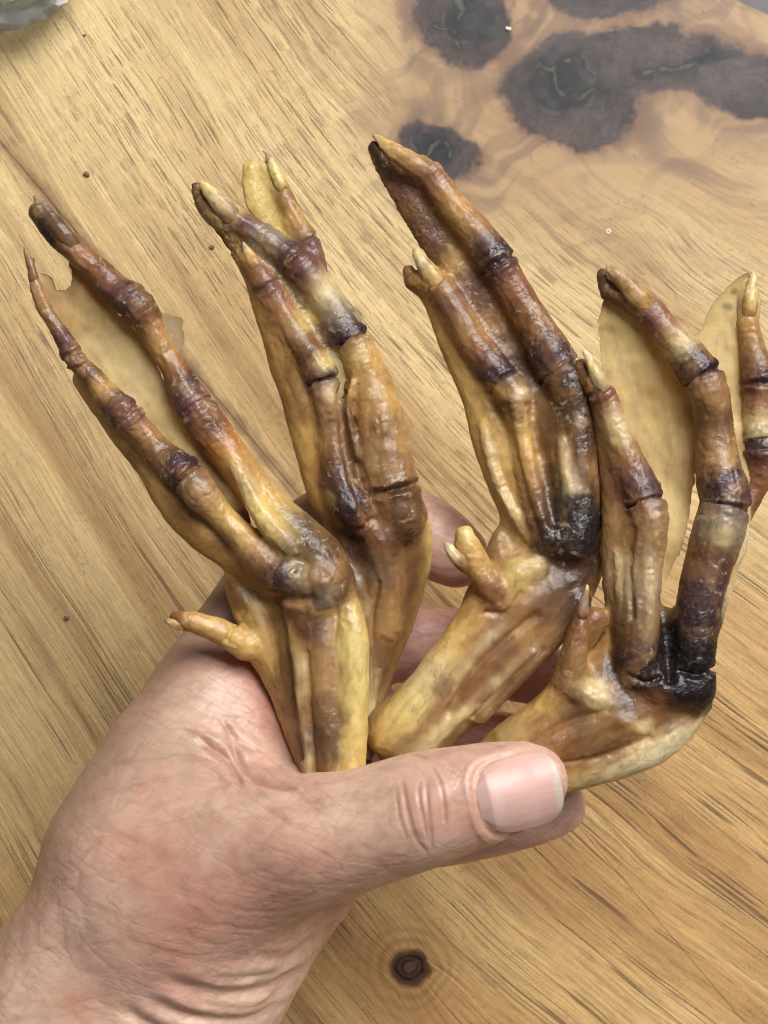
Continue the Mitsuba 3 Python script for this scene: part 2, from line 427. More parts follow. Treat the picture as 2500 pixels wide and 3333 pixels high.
def wood_color(p, n, uv):
    x, y, f, al, wob, swirl = grain_coords(p)
    fine = fbm(f / 7.0, al / 130, 1, 3)
    band = fbm(f / 120, al / 1400, 2, 3)
    broad = fbm(f / 420, al / 1600, 6, 2)
    base = mix(C(184, 150, 102), C(210, 181, 129), smoothstep(0.25, 0.75, broad))
    base = mix(base, C(152, 116, 76), smoothstep(0.50, 0.78, band) * 0.55 * (1 - swirl))
    base = mix(base, C(224, 196, 144), smoothstep(0.48, 0.26, band) * 0.35 * (1 - swirl))
    base = base * (1 + (0.40 * fine - 0.20) * (1 - 0.65 * swirl))
    base = base * (0.93 + 0.14 * fbm(x / 9, y / 9, 3, 2))
    # redder to the right and below, darker towards the lower left
    warm = smoothstep(2300, 3300, y) * smoothstep(2300, 1300, x)
    base = mix(base, base * mi.Color3f(1.0, 0.86, 0.74), warm * 0.55)
    base = base * mix(mi.Color3f(1.0, 1.0, 1.0), mi.Color3f(1.06, 0.98, 0.90), smoothstep(700, 1700, x) * smoothstep(1200, 2300, y))
    dull = smoothstep(900, -300, x) * smoothstep(900, 2600, y)
    base = mix(base, base * mi.Color3f(0.88, 0.85, 0.82), dull)
    a, b, c = strokes(x, y, f, al)
    quiet = 1 - 0.72 * swirl
    base = mix(base, C(84, 62, 42), dr.clip(a * 0.42 + b * 0.54, 0, 0.7) * quiet)
    base = mix(base, C(78, 56, 38), c * 0.62 * (1 - swirl))
    # grey-brown smoky figure of the burl
    s2 = smoothstep(0.50, 0.72, fbm(f / 46, al / 420, 15, 3))
    base = mix(base, C(156, 120, 88), swirl * 0.6)
    yy = y - 520 - 0.00022 * (x - 1900) ** 2 + 260 * wob
    s1 = smoothstep(0.46, 0.72, fbm(x / 420 + yy / 300, yy / 62, 12, 4)) * (0.35 + 0.65 * smoothstep(1500, 2000, x))
    base = mix(base, C(122, 96, 82), s1 * swirl * 0.62)
    base = mix(base, C(104, 78, 64), s2 * swirl * 0.42)
    d, heart, low, n1, n2 = stain_field(x, y)
    d = d + 0.08 + 0.06 * (fbm(x / 26, y / 26, 51, 3) - 0.5)
    rings = noise(d * 11 + n1 * 4, (x - y) / 420, 52)
    halo = smoothstep(2.3, 0.95, d)
    # smoky strands that drift round the knots
    wx = fbm(x / 230 + 3, y / 230, 57, 3) - 0.5
    wy = fbm(x / 230, y / 230 + 9, 59, 3) - 0.5
    u, v = x + 260 * wx, y + 260 * wy
    strand = fbm((0.55 * u + 0.83 * v) / 62, (0.83 * u - 0.55 * v) / 420, 60, 4)
    cloud = fbm(u / 170, v / 150, 63, 4)
    base = mix(base, C(170, 138, 102), smoothstep(2.6, 1.2, d) * 0.5)
    base = mix(base, C(112, 88, 76), smoothstep(2.7, 1.0, d) * 0.6 * smoothstep(0.47, 0.72, strand))
    base = mix(base, C(104, 82, 72), smoothstep(2.0, 0.95, d) * 0.75 * smoothstep(0.45, 0.68, cloud))
    base = mix(base, C(128, 94, 74), smoothstep(1.32, 0.90, d) * 0.65)
    core = smoothstep(1.08, 0.90, d + 0.20 * (cloud - 0.5) + 0.10 * (fbm(x / 14, y / 14, 64, 2) - 0.5))
    tone = fbm(x / 75, y / 75, 3, 3) * 0.8 + 0.14 + 0.16 * (noise(d * 16 + n1 * 7, (x + y) / 300, 53) - 0.5)
    dark = mix(C(50, 48, 53), C(86, 74, 73), smoothstep(0.3, 0.72, tone))  # bluish tint of the window sheen is mixed into this dark wood
    dark = dark * (0.50 + 0.5 * fbm(x / 9, y / 9, 54, 2)) * (0.75 + 0.5 * fbm((0.55 * u + 0.83 * v) / 26, (0.83 * u - 0.55 * v) / 210, 65, 3))
    base = mix(base, dark, core * 0.90)
    hc = smoothstep(1.25, 0.70, heart + 0.5 * n2)
    base = mix(base, mix(C(16, 19, 23), C(46, 50, 52), smoothstep(0.3, 0.75, fbm(x / 34, y / 34, 8, 4))), hc * 0.75)
    rim = smoothstep(0.10, 0.02, dr.abs(heart - 0.86 + 0.5 * n2)) * smoothstep(0.44, 0.60, fbm(x / 60, y / 60, 21, 2))
    base = mix(base, C(118, 112, 96), rim * 0.2)
    # cracks filled with pale dust
    cx, cy = x + n2 * 34, y + n2 * -34
    near = mi.Float(1e9)
    for pts in CRACKS:
        for (ax, ay), (bx, by) in zip(pts[:-1], pts[1:]):
            ex, ey = bx - ax, by - ay
            t = dr.clip(((cx - ax) * ex + (cy - ay) * ey) / (ex * ex + ey * ey), 0, 1)
            near = dr.minimum(near, dr.square(cx - ax - t * ex) + dr.square(cy - ay - t * ey))
    near = dr.sqrt(near) + 22 * (fbm(x / 24, y / 24, 55, 3) - 0.5)
    base = mix(base, C(26, 26, 26), smoothstep(34, 4, near) * 0.5)
    base = mix(base, C(124, 122, 104), smoothstep(7, 0, near) * 0.30 * smoothstep(0.3, 0.55, fbm(x / 40, y / 40, 56, 2)))
    base = mix(base, C(134, 92, 56), smoothstep(4.2, 1.1, low) * 0.5 * (0.6 + 0.4 * dr.sin(low * 9 + n1 * 8)))
    base = mix(base, C(72, 44, 28), smoothstep(1.35, 0.95, low + n2 * .5) * .8)
    base = mix(base, C(36, 22, 17), smoothstep(1.12, 0.70, low + n2 * .3) * (0.8 + 0.2 * dr.sin(low * 20)))
    base = mix(base, C(100, 66, 54), smoothstep(0.36, 0.12, low + n2 * 1.0) * 0.85)
    # brown smear along the joint of the two boards
    sm = dr.abs((y - 460) - x * 1.184) * 0.645
    base = mix(base, C(98, 68, 46), smoothstep(46, 2, sm + 30 * wob + 34 * (fbm(x / 60, y / 60, 31, 3) - 0.4)) * 0.75 * smoothstep(1500, 700, x))
    # dark specks
    sp = smoothstep(0.80, 0.90, noise(x / 11, y / 11, 61)) * smoothstep(0.6, 0.75, noise(x / 60, y / 60, 62))
    base = mix(base, C(78, 56, 40), sp * 0.2)
    return base

def wood_bump(p, n, uv):
    x, y, f, al, wob, swirl = grain_coords(p)
    a, b, c = strokes(x, y, f, al)
    return (0.00003 * noise(f / 6, al / 120) - (a * 0.00004 + b * 0.00006 + c * 0.00008)) * (1 - 0.95 * smoothstep(0.0, 0.5, swirl)) + 0.00008 * noise(x / 90, y / 90, 4)

scene['wood'] = {'type': 'twosided', 'bsdf': {'type': 'bumpmap', 'nested_texture': proc(wood_bump, 1.2e-4), 'scale': 1.0,
    'bsdf': {'type': 'principled', 'base_color': proc(wood_color), 'roughness': 0.42, 'specular': 0.28}}}
scene['floor_paint'] = {'type': 'twosided', 'bsdf': {'type': 'principled', 'base_color': proc(lambda p, n, uv: mix(C(118, 108, 106), C(140, 130, 128), fbm(p.x * 40, p.y * 40, 0, 3))), 'roughness': 0.6}}
scene['crumb_stuff'] = {'type': 'twosided', 'bsdf': {'type': 'principled', 'base_color': {'type': 'rgb', 'value': lin((104, 82, 60)).tolist()}, 'roughness': 0.6}}
scene['pale_crumb'] = {'type': 'twosided', 'bsdf': {'type': 'principled', 'base_color': {'type': 'rgb', 'value': lin((222, 210, 186)).tolist()}, 'roughness': 0.5}}
scene['clear_plastic'] = {'type': 'principledthin', 'base_color': {'type': 'rgb', 'value': [0.86, 0.88, 0.88]}, 'roughness': 0.12, 'spec_trans': 0.8, 'diff_trans': 0.8, 'eta': 1.5}

# ------------------------------------------------------------------ the setting: floor and table
scene['floor'] = {'type': 'rectangle', 'to_world': T().scale([4, 4, 1]), 'bsdf': {'type': 'ref', 'id': 'floor_paint'}}
label('floor', 'grey floor seen past the table edge in the top right corner', 'floor', kind='structure')

def table_xy(px, py):
    return np.array([(px - CX) * U, (CY - py) * U])

def build_table():
    e = table_xy(2440, 17)
    nrm = np.array([0.40, 0.917])
    disc = shapely.Point(*(e - nrm * 0.46)).buffer(0.46, 128)
    a, b = table_xy(0, 460), table_xy(942, 1575)
    d = (b - a) / np.linalg.norm(b - a)
    m = np.array([-d[1], d[0]])                    # points up and right
    cuts = [-0.60, -0.38, -0.19, 0.0, 0.205, 0.40, 0.60]
    k = 0
    for lo, hi in zip([-1.2] + cuts, cuts + [1.2]):
        g = 0.00002
        q = [a + d * s + m * o for s, o in ((-2, lo + g), (2, lo + g), (2, hi - g), (-2, hi - g))]
        piece = disc.intersection(shapely.Polygon(q))
        if piece.area < 1e-4:
            continue
        top, low = piece.buffer(-0.00003), piece
        body = trimesh.creation.extrude_polygon(low, 0.0345, engine='earcut'); body.apply_translation([0, 0, TABLE_Z - 0.035])
        cap = trimesh.creation.extrude_polygon(top, 0.0008, engine='earcut'); cap.apply_translation([0, 0, TABLE_Z - 0.0008])
        key = 'table__plank' + (f'_{k:03d}' if k else '')
        scene[key] = mikit.ply(trimesh.util.concatenate([body, cap]), 'wood')
        k += 1
label('table', 'round light brown wooden table with dark knots under the held feet', 'table')
build_table()

# ------------------------------------------------------------------ colours of dried feet
PAL = {k: lin(c) for k, c in dict(
    amber=(208, 168, 100), honey=(186, 142, 82), yellow=(220, 192, 120), cream=(208, 182, 130), orange=(184, 122, 60),
    brown=(114, 79, 49), tan=(158, 118, 76), dark=(72, 49, 37), red=(146, 98, 70), rust=(130, 84, 50), purple=(114, 76, 68), plum=(78, 53, 53),
    black=(34, 25, 26), olive=(152, 128, 86), grey=(146, 128, 106), knob=(164, 128, 90), pale=(228, 210, 168), skin=(214, 164, 146),
    sheer=(254, 250, 240), membrane=(228, 200, 136), gold=(232, 208, 136), dusk=(206, 186, 144)).items()}

def blend_colors(prims, p):
    """colour, part index, arc length and chain number at points near the surface"""
    D, S, cols = [], [], []
    for q in prims:
        d, c, s = q.nearest(p)
        D.append(d / q.w); S.append(s); cols.append(c)
    D = np.array(D)
    best = D.argmin(0)
    w = np.exp(-(D - D.min(0)) / 0.45)
    w /= w.sum(0)
    col = sum(w[i][:, None] * cols[i] for i in range(len(prims)))
    return col, best, np.array(S)[best, np.arange(len(p))]

def build_foot(key, text, prims, blotches, claws, grooves=(), seed=0, h=0.55):
    v, f = sculpt(prims, h)
    v = relax(v, f, 2)
    v, f = split(v, f)
    v = relax(v, f, 1)
    n = vnormals(v, f)
    warp = np.stack([fb(v, 0.45, 3, seed + s) - 0.5 for s in (1, 2, 3)], 1)
    col, best, s = blend_colors(prims, v + warp * 1.6)
    bare = blend_colors(prims, v)
    best, s = bare[1], bare[2]
    # stains and dark patches of their own shape, and one painted highlight
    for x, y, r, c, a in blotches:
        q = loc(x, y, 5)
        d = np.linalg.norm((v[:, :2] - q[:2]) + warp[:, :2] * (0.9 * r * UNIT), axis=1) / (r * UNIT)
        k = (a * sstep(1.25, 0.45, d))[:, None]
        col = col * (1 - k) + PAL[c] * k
    # mottling, and fibres along each limb
    m = fb(v, 0.8, 4, seed + 5)
    fibre = np.zeros(len(v)); ring = np.zeros(len(v)); rimlight = np.zeros(len(v)); thick = np.ones(len(v)); crease = np.zeros(len(v))
    for i, q in enumerate(prims):
        w = best == i
        if isinstance(q, Chain) and w.any():
            t = s[w]
            tt = np.stack([np.interp(t, q.s, q.q[:, k]) for k in range(3)], 1)
            off = v[w] - tt
            ph = warp[w, 0] * 5
            fibre[w] = nz(np.c_[off[:, 0] * 1.5 + ph * .4, off[:, 1] * 1.5, t * 0.28], 1.0, seed + i)
            ring[w] = nz(np.c_[t * 1.55 + ph * 1.1, off[:, 0] * 0.28, off[:, 1] * 0.28], 1.0, seed + 31 + i)
            thick[w] = np.clip(2.0 / np.maximum(np.interp(t, q.s, q.q[:, 3]), .5), 0.3, 1)
            for s0, amt in q.creases:
                dd = t - s0 + warp[w, 1] * 1.6
                crease[w] += amt * np.exp(-(dd / 0.34) ** 2) - 0.45 * amt * np.exp(-((np.abs(dd) - 1.0) / 0.5) ** 2)
        elif w.any():
            c0 = q.poly - q.poly.mean(0)
            ax = np.linalg.svd(c0, full_matrices=False)[2][0]
            al, ac = v[w, :2] @ ax, v[w, :2] @ [-ax[1], ax[0]]
            fibre[w] = meshkit.fbm(np.c_[al * 0.10 + warp[w, 0], ac * 0.85 + warp[w, 1] * 1.5, v[w, 2] * 0.5], 3, seed + i)
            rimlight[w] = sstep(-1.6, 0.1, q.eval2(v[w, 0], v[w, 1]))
    toe = np.array(['toe' in q.part for q in prims])[best]
    thin = np.array([isinstance(q, Chain) for q in prims])[best]
    streak = sstep(0.50, 0.74, fibre)[:, None] * np.where(thin & toe, 0.2, 0.34)[:, None]
    col = col * (1 - streak) + col * np.array([0.58, 0.46, 0.38]) * streak
    pal = sstep(0.42, 0.24, fibre)[:, None] * 0.16 * sstep(0.06, 0.16, col.mean(1))[:, None]
    col = col * (1 - pal) + (col * 0.4 + PAL['cream'] * 0.6) * pal
    col = col * (1 - 0.22 * rimlight[:, None]) + PAL['amber'] * 0.22 * rimlight[:, None]  # amber rims paint in the glow of light through thin edges
    col = col * (0.88 + 0.30 * m)[:, None]
    # the dark of the joints is patchy, and pale scurf crosses the toes in fine lines
    k = (thin & toe)[:, None] * (0.68 * sstep(0.46, 0.66, fb(v, 0.30, 3, seed + 14)) * sstep(.012, .034, col.mean(1)))[:, None]
    col = col * (1 - k) + (PAL['tan'] * 0.7 + col * 0.5) * k
    k = (thin & toe) * 0.4 * sstep(0.90, 1.0, 1 - np.abs(2 * ring - 1)) * sstep(0.5, 0.66, fb(v, 0.9, 2, seed + 15))
    col = col * (1 - k[:, None]) + PAL['pale'] * k[:, None]
    g = (0.22 * sstep(0.5, 0.74, fb(v, 0.55, 3, seed + 9)))[:, None]
    col = col * (1 - g) + col * np.array([0.55, 0.42, 0.36]) * g
    sheenless = 0.10 * sstep(0.62, 0.8, fb(v, 2.4, 2, seed + 10))[:, None]
    col = col * (1 - sheenless) + PAL['cream'] * sheenless
    disp = 0.34 * (fb(v, 0.42, 2, seed + 20) - 0.5) + 0.22 * (fibre - 0.5) - crease * 0.5
    disp += np.where(thin & toe, 0.17 * thick * (ring - 0.5) + 0.08 * (fb(v, 1.1, 2, seed + 21) - 0.5), 0)
    disp += 0.07 * (fb(v, 2.3, 2, seed + 22) - 0.5)
    rng = np.random.default_rng(seed)
    lo, hi = v.min(0), v.max(0)
    cell = cKDTree(rng.uniform(lo, hi, (int(np.prod(hi - lo) / 0.75), 3))).query(v + warp * 0.5, k=2)[0]
    crack = sstep(0.17, 0.02, cell[:, 1] - cell[:, 0])
    darkness = sstep(0.10, 0.03, col.mean(1))
    scaly = np.array([getattr(q, 'scaly', 0.0) for q in prims])[best]
    amt = np.maximum(np.maximum(darkness * 0.4, scaly * .8), 0.16 * toe)
    disp -= 0.20 * amt * crack
    col = col * (1 - (0.35 * amt * crack)[:, None])
    col = col * (1 + (0.22 * scaly * (fb(v, 1.6, 2, seed + 44) - 0.45))[:, None])
    disp += scaly * rimlight * 0.9 * (fb(v, 1.5, 2, seed + 46) - 0.5)
    for pts, wd, dep in grooves:
        gl = catmull([[*loc(a, b, 5)] for a, b in pts], 0.5)
        d = cKDTree(gl[:, :2]).query(v[:, :2])[0] + warp[:, 0] * 0.6
        disp -= np.where(n[:, 2] > -0.2, dep * np.exp(-(d / (wd * UNIT)) ** 2), 0)
    v = v + n * disp[:, None]
    n = vnormals(v, f)
    col = np.clip(col, 0.004, 0.9) ** 1.06
    parts = [q.part for q in prims]
    names = list(dict.fromkeys(parts))
    pid = np.array([names.index(q) for q in parts])[best]
    fp = np.median(pid[f], axis=1).astype(int)
    for i, nm in enumerate(names):
        if (fp == i).any():
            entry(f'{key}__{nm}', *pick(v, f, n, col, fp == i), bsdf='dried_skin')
    label(key, text, 'dried duck foot', 'dried duck feet held in a fan')
    for toe_name, nodes in claws:
        build_claw(f'{key}__{toe_name}__claw', nodes, seed)

def build_claw(key, nodes, seed):
    a, b = nodes[-2], nodes[-1]
    t = nodes[0]; u = nodes[1]
    nodes = [(*q[:3], q[3] * .9, q[4]) for q in nodes]; t, u, a, b = nodes[0], nodes[1], nodes[-2], nodes[-1]
    nodes = [(0.55 * t[0] + 0.45 * u[0], 0.55 * t[1] + 0.45 * u[1], t[2], max(t[3] * 1.5, u[3] * 0.42), t[4])] + list(nodes[1:])
    nodes = list(nodes) + [(2 * b[0] - a[0], 2 * b[1] - a[1], b[2] - 1.6, b[3] * 0.8, b[4])]
    q = Chain('claw', nodes, 0.5, 0.72, 0.8)
    v, f = sculpt([q], 0.28, 1.2)
    v = relax(v, f, 2); n = vnormals(v, f)
    _, col, s = q.nearest(v)
    e = loc(*nodes[-1][:2])[:2] - loc(*nodes[0][:2])[:2]; e /= np.linalg.norm(e)
    al, ac = v[:, :2] @ e, v[:, :2] @ [-e[1], e[0]]
    st = meshkit.fbm(np.c_[al * .35, ac * 2.4, v[:, 2] * 2.0], 3, seed + 3)
    root = sstep(0.45, 0.95, s / q.s[-1])[:, None] * .55
    col = col * (1 - root) + PAL['brown'] * root
    dirt = sstep(.5, .68, fb(v, 0.8, 3, seed + 6))[:, None] * .5
    col = (col * 0.82 + PAL['tan'] * 0.18) * (0.35 + 1.05 * st)[:, None]
    col = col * (1 - dirt) + PAL['brown'] * dirt
    v = v + n * (0.3 * (fb(v, 0.9, 2, seed) - 0.5) + 0.22 * (st - 0.5))[:, None]
    entry(key, v, f, vnormals(v, f), np.clip(col, 0.004, 0.9), 'claw_horn')

def build_web(key, pts, zs, base, thick=0.35, stains=(), seed=0, bsdf='web_membrane', ragged=0.5, ruffle=0.5, fray=None):
    """a skin stretched between two toes: a closed thin sheet through the heights zs"""
    zm = float(np.mean([c[2] for c in zs]))
    poly = shapely.Polygon([loc(x, y, zm)[:2] for x, y in smooth_poly(pts)]).buffer(0)
    ring = np.array(poly.segmentize(0.35).exterior.coords)[:-1]
    off = np.stack([nz(np.c_[ring, ring[:, :1] * 0], 1.3, seed + s) - 0.5 for s in (4, 5)], 1)
    ring = ring + off * ragged
    poly = shapely.Polygon(ring).buffer(0)
    if poly.geom_type != 'Polygon':
        poly = max(poly.geoms, key=lambda g: g.area)
    ring = np.array(poly.segmentize(0.45).exterior.coords)[:-1]
    x0, y0, x1, y1 = poly.bounds
    gx, gy = np.meshgrid(np.arange(x0, x1, 0.42), np.arange(y0, y1, 0.42))
    g = np.c_[gx.ravel(), gy.ravel()]
    g[:, 0] += 0.2 * (np.arange(len(g)) % 2)
    g = g[shapely.contains_xy(poly.buffer(-0.22), g[:, 0], g[:, 1])]
    p = np.vstack([ring, g])
    tri = Delaunay(p).simplices
    c = p[tri].mean(1)
    tri = tri[shapely.contains_xy(poly, c[:, 0], c[:, 1])]
    a = p[tri[:, 1]] - p[tri[:, 0]]; b = p[tri[:, 2]] - p[tri[:, 0]]
    cr = a[:, 0] * b[:, 1] - a[:, 1] * b[:, 0]
    tri[cr < 0] = tri[cr < 0][:, ::-1]
    ctl = np.array([loc(*c) for c in zs])
    z = RBFInterpolator(ctl[:, :2], ctl[:, 2], kernel='linear', smoothing=0.3)(p)
    p3 = np.c_[p, z * 0]
    ax = np.linalg.svd(ring - ring.mean(0), full_matrices=False)[2][0]
    al, ac = p @ ax, p @ [-ax[1], ax[0]]
    z = z + ruffle * 0.9 * (meshkit.fbm(np.c_[al * .05, ac * 0.45, al * 0], 3, seed + 3) - 0.5) + ruffle * 2.2 * (fb(p3, 0.16, 3, seed) - 0.5) + ruffle * 0.5 * (fb(p3 * [1, 0.5, 1], 0.9, 3, seed + 2) - 0.5)
    top = np.c_[p, z + thick / 2]; bot = np.c_[p, z - thick / 2]
    nr = len(ring); i = np.arange(nr); j = (i + 1) % nr; N = len(p)
    f = np.vstack([tri, tri[:, ::-1] + N, np.c_[i, i + N, j + N], np.c_[i, j + N, j]])
    v = np.vstack([top, bot])
    col = np.tile(PAL[base], (len(v), 1))
    warp = np.stack([fb(v, 0.3, 3, seed + s) - 0.5 for s in (1, 2)], 1)
    for x, y, r, cc, aa in stains:
        d = np.linalg.norm(v[:, :2] - loc(x, y, zm)[:2] + warp * r * UNIT * 0.9, axis=1) / (r * UNIT)
        k = (aa * sstep(1.3, 0.4, d))[:, None]
        col = col * (1 - k) + PAL[cc] * k
    col = col ** 0.8
    al, ac = v[:, :2] @ ax, v[:, :2] @ [-ax[1], ax[0]]
    edge = sstep(2.6, 0.0, -poly_dist(shapely.simplify(poly, .2).exterior.coords[:-1], v[:, 0], v[:, 1]) + 1.6 * warp[:, 0])[:, None] * .42
    col = col * (1 - edge) + col * np.array([.70, .58, .44]) * edge
    ray = meshkit.fbm(np.c_[al * .09, ac * 1.1, al * 0], 3, seed + 6)
    col = col * (0.90 + 0.2 * (ray - 0.5) - 0.16 * sstep(.56, .75, ray))[:, None]
    col = col * (0.80 + 0.30 * fb(v, 0.35, 4, seed + 7) + 0.16 * fb(v * [2.2, 0.7, 1], 1.5, 2, seed + 8))[:, None]
    used = np.unique(f); mm = np.zeros(len(v), int); mm[used] = np.arange(len(used))
    v, f, col = v[used], mm[f], col[used]
    entry(key, v, f, vnormals(v, f), np.clip(col, 0.01, 0.9), bsdf)

# ------------------------------------------------------------------ first foot (left)
def foot_one():
    k = 'duck_foot'
    A = [(100, 850, 7, 15, 'brown'), (113, 927, 7, 20, 'tan'), (154, 1018, 7, 25, 'tan'), (215, 1118, 7, 31, 'plum'), (241, 1161, 7.6, 37, 'purple', .8),
         (262, 1188, 7, 31, 'red'), (301, 1229, 7, 37, 'brown'), (340, 1275, 7, 42, 'honey'), (372, 1315, 7, 48, 'plum'), (409, 1349, 8, 53, 'purple', .9),
         (440, 1385, 7.6, 47, 'red'), (482, 1432, 7, 46, 'tan'), (530, 1485, 7, 52, 'brown'), (578, 1526, 8, 58, 'plum'), (618, 1556, 8.6, 58, 'plum', 1.2),
         (650, 1602, 9.4, 60, 'knob'), (716, 1673, 8.4, 44, 'amber'), (780, 1740, 8.2, 48, 'amber'), (850, 1815, 8.6, 62, 'tan'), (905, 1862, 9, 68, 'brown'), (960, 1880, 8.6, 58, 'tan')]
    B = [(128, 690, 8, 34, 'dark'), (165, 735, 8, 41, 'dark'), (203, 778, 8, 43, 'dark'), (249, 822, 8, 40, 'red'), (316, 882, 8, 45, 'rust'), (377, 942, 8, 51, 'purple'),
         (437, 985, 9, 60, 'plum', .7), (480, 1045, 8, 50, 'rust'), (520, 1123, 7.5, 43, 'honey'), (570, 1205, 7, 47, 'rust'), (600, 1270, 7, 58, 'plum'), (640, 1330, 7.4, 64, 'purple', .6),
         (680, 1395, 7, 66, 'rust'), (740, 1470, 7, 62, 'orange'), (800, 1550, 7, 60, 'honey'), (870, 1640, 7, 62, 'amber'), (950, 1730, 7.5, 76, 'olive'), (1030, 1810, 8, 86, 'brown'), (1070, 1890, 8.4, 86, 'brown')]
    prims = [
        Plate('shank', [(727, 1842), (800, 1890), (893, 1920), (925, 2040), (960, 2300), (995, 2500), (1000, 2640), (985, 2640), (960, 2490), (905, 2335), (850, 2205), (800, 2140), (780, 2060), (752, 1990), (730, 1920)], 1.5, 5, 'amber', 2),
        Plate('shank', [(880, 1930), (1000, 1880), (1075, 1840), (1125, 1890), (1158, 1949), (1190, 2044), (1196, 2150), (1194, 2260), (1188, 2400), (1180, 2640), (1000, 2650), (972, 2500), (952, 2400), (925, 2230), (900, 2040)], 6, 5.6, 'tan', 2),
        Chain('shank', [(1125, 1960, 8, 40, 'amber'), (1146, 2060, 9, 50, 'yellow'), (1150, 2250, 9, 50, 'yellow'), (1135, 2640, 9, 46, 'amber')], 1.4),
        Chain('shank', [(962, 2070, 8.8, 14, 'honey'), (974, 2170, 9.9, 14, 'cream'), (976, 2250, 10, 15, 'cream'), (980, 2340, 9.4, 14, 'tan'), (990, 2440, 9.7, 16, 'cream'), (1012, 2640, 9.4, 18, 'cream')], 1.8),
        Chain('shank', [(1000, 1975, 9, 50, 'tan'), (1010, 2080, 9, 36, 'rust'), (1050, 2250, 8.5, 46, 'honey'), (1070, 2400, 8.5, 50, 'brown'), (1080, 2640, 8.5, 46, 'tan')], 1.2),
        Plate('toe', [(225, 1235), (262, 1290), (324, 1378), (392, 1478), (450, 1538), (480, 1610), (549, 1712), (618, 1781), (720, 1846), (800, 1895), (890, 1940), (970, 1960), (960, 1860), (850, 1790), (720, 1660), (640, 1570), (520, 1450), (430, 1370), (330, 1260), (260, 1190)], 4.5, 3.2, 'honey', 1.6),
        Chain('toe', A, 1.2),
        Chain('toe_001', B, 1.4),
        Chain('toe_001', [(742, 1470, 9, 18, 'amber'), (790, 1560, 10.2, 27, 'cream'), (830, 1640, 10.4, 32, 'yellow'), (880, 1710, 10.8, 40, 'yellow'), (945, 1775, 11, 46, 'olive')], .9),
        Chain('shank', [(935, 1872, 10, 62, 'dark'), (985, 1890, 10.6, 50, 'grey')], 1.1),
        Chain('shank', [(1040, 1895, 10.6, 64, 'tan'), (1050, 1925, 10.4, 60, 'grey')], 1.1),
        Chain('shank', [(950, 1965, 9, 40, 'brown'), (1010, 1975, 9.6, 44, 'honey'), (1060, 1980, 8, 50, 'honey')], .8),
        Chain('shank', [(932, 1898, 13, 8, 'grey'), (948, 1868, 13.9, 11, 'pale'), (966, 1842, 13.4, 8, 'grey')], .5),
        Chain('hind_toe', [(574, 2012, 6, 24, 'rust'), (610, 2020, 6, 33, 'honey'), (680, 2042, 5.5, 41, 'amber'), (740, 2068, 5, 44, 'amber'), (800, 2100, 4, 50, 'amber')], .9),
    ]
    blot = [(760, 1930, 60, 'rust', .8), (905, 1880, 52, 'plum', .8), (1045, 1920, 36, 'plum', .45), (930, 2010, 55, 'rust', .7), (1020, 2030, 60, 'dark', .65), (925, 2160, 45, 'rust', .6), (940, 2300, 45, 'rust', .7),
            (1060, 2310, 70, 'brown', .7), (1045, 2400, 70, 'dark', .5), (935, 2220, 60, 'rust', .5), (960, 2420, 50, 'dark', .4), (1050, 1800, 70, 'dark', .35), (1040, 2520, 60, 'brown', .6), (700, 1400, 40, 'plum', .4), (990, 1700, 40, 'dark', .5), (1010, 1760, 55, 'dark', .5), (1000, 1830, 60, 'olive', .5),
            (600, 1690, 60, 'tan', .5), (740, 1760, 45, 'purple', .5), (620, 2050, 45, 'honey', .4), (700, 2100, 40, 'red', .4), (975, 2480, 40, 'rust', .6), (450, 1480, 60, 'brown', .6)]
    claws = [('toe', [(74, 782, 7, 3, 'cream'), (84, 815, 7, 9, 'tan'), (98, 860, 7.3, 15, 'brown'), (108, 905, 7.4, 18, 'brown')]),
             ('toe_001', [(103, 624, 8, 4, 'tan'), (128, 662, 8.5, 19, 'grey'), (165, 712, 9.2, 29, 'dark'), (212, 768, 9.6, 32, 'dark')]),
             ('hind_toe', [(527, 2019, 6, 3, 'pale'), (548, 2023, 6.4, 13, 'cream'), (580, 2032, 6.6, 20, 'honey')])]
    grooves = [([(893, 1945), (920, 2060), (945, 2250), (975, 2450)], 14, 1.2), ([(900, 1932), (960, 1945), (1020, 1940)], 10, .6), ([(1005, 2120), (1015, 2300), (1030, 2500)], 9, .4),
               ([(742, 2080), (770, 2030), (795, 1990)], 8, .5), ([(1090, 1930), (1100, 2000), (1090, 2080)], 9, .35)]
    build_foot(k, 'leftmost dried duck foot, amber with two long narrow front toes over a wide yellow shank', prims, blot, claws, grooves, 11)
    build_web(f'{k}__web', [(118, 880), (168, 900), (178, 935), (190, 950), (232, 935), (240, 900), (225, 860), (240, 840), (330, 960), (450, 1080), (500, 1160), (560, 1300), (620, 1420), (720, 1500), (800, 1640), (825, 1735), (770, 1720), (690, 1640), (620, 1540), (520, 1440), (400, 1320), (290, 1200), (200, 1060), (140, 960)],
              [(120, 900, 6), (230, 900, 6), (400, 1200, 5), (520, 1380, 4.5), (800, 1720, 5.5), (300, 1150, 5.5), (540, 1200, 6), (620, 1450, 6), (420, 1340, 6)], 'membrane',
              stains=[(250, 1000, 120, 'honey', .6), (470, 1230, 90, 'cream', .5), (440, 1420, 60, 'brown', .5), (640, 1560, 90, 'rust', .7), (790, 1700, 50, 'dark', .7), (200, 930, 70, 'tan', .5)], seed=3)
    build_web(f'{k}__web_001', [(440, 940), (500, 1010), (590, 1030), (590, 1060), (605, 1090), (575, 1150), (600, 1220), (640, 1290), (660, 1330), (600, 1290), (540, 1160), (490, 1060), (440, 990)],
              [(440, 960, 6), (590, 1040, 3), (600, 1120, 3), (650, 1320, 5), (520, 1130, 6)], 'sheer', thick=.2, seed=4, bsdf='sheer_membrane', ragged=.5, ruffle=.12)

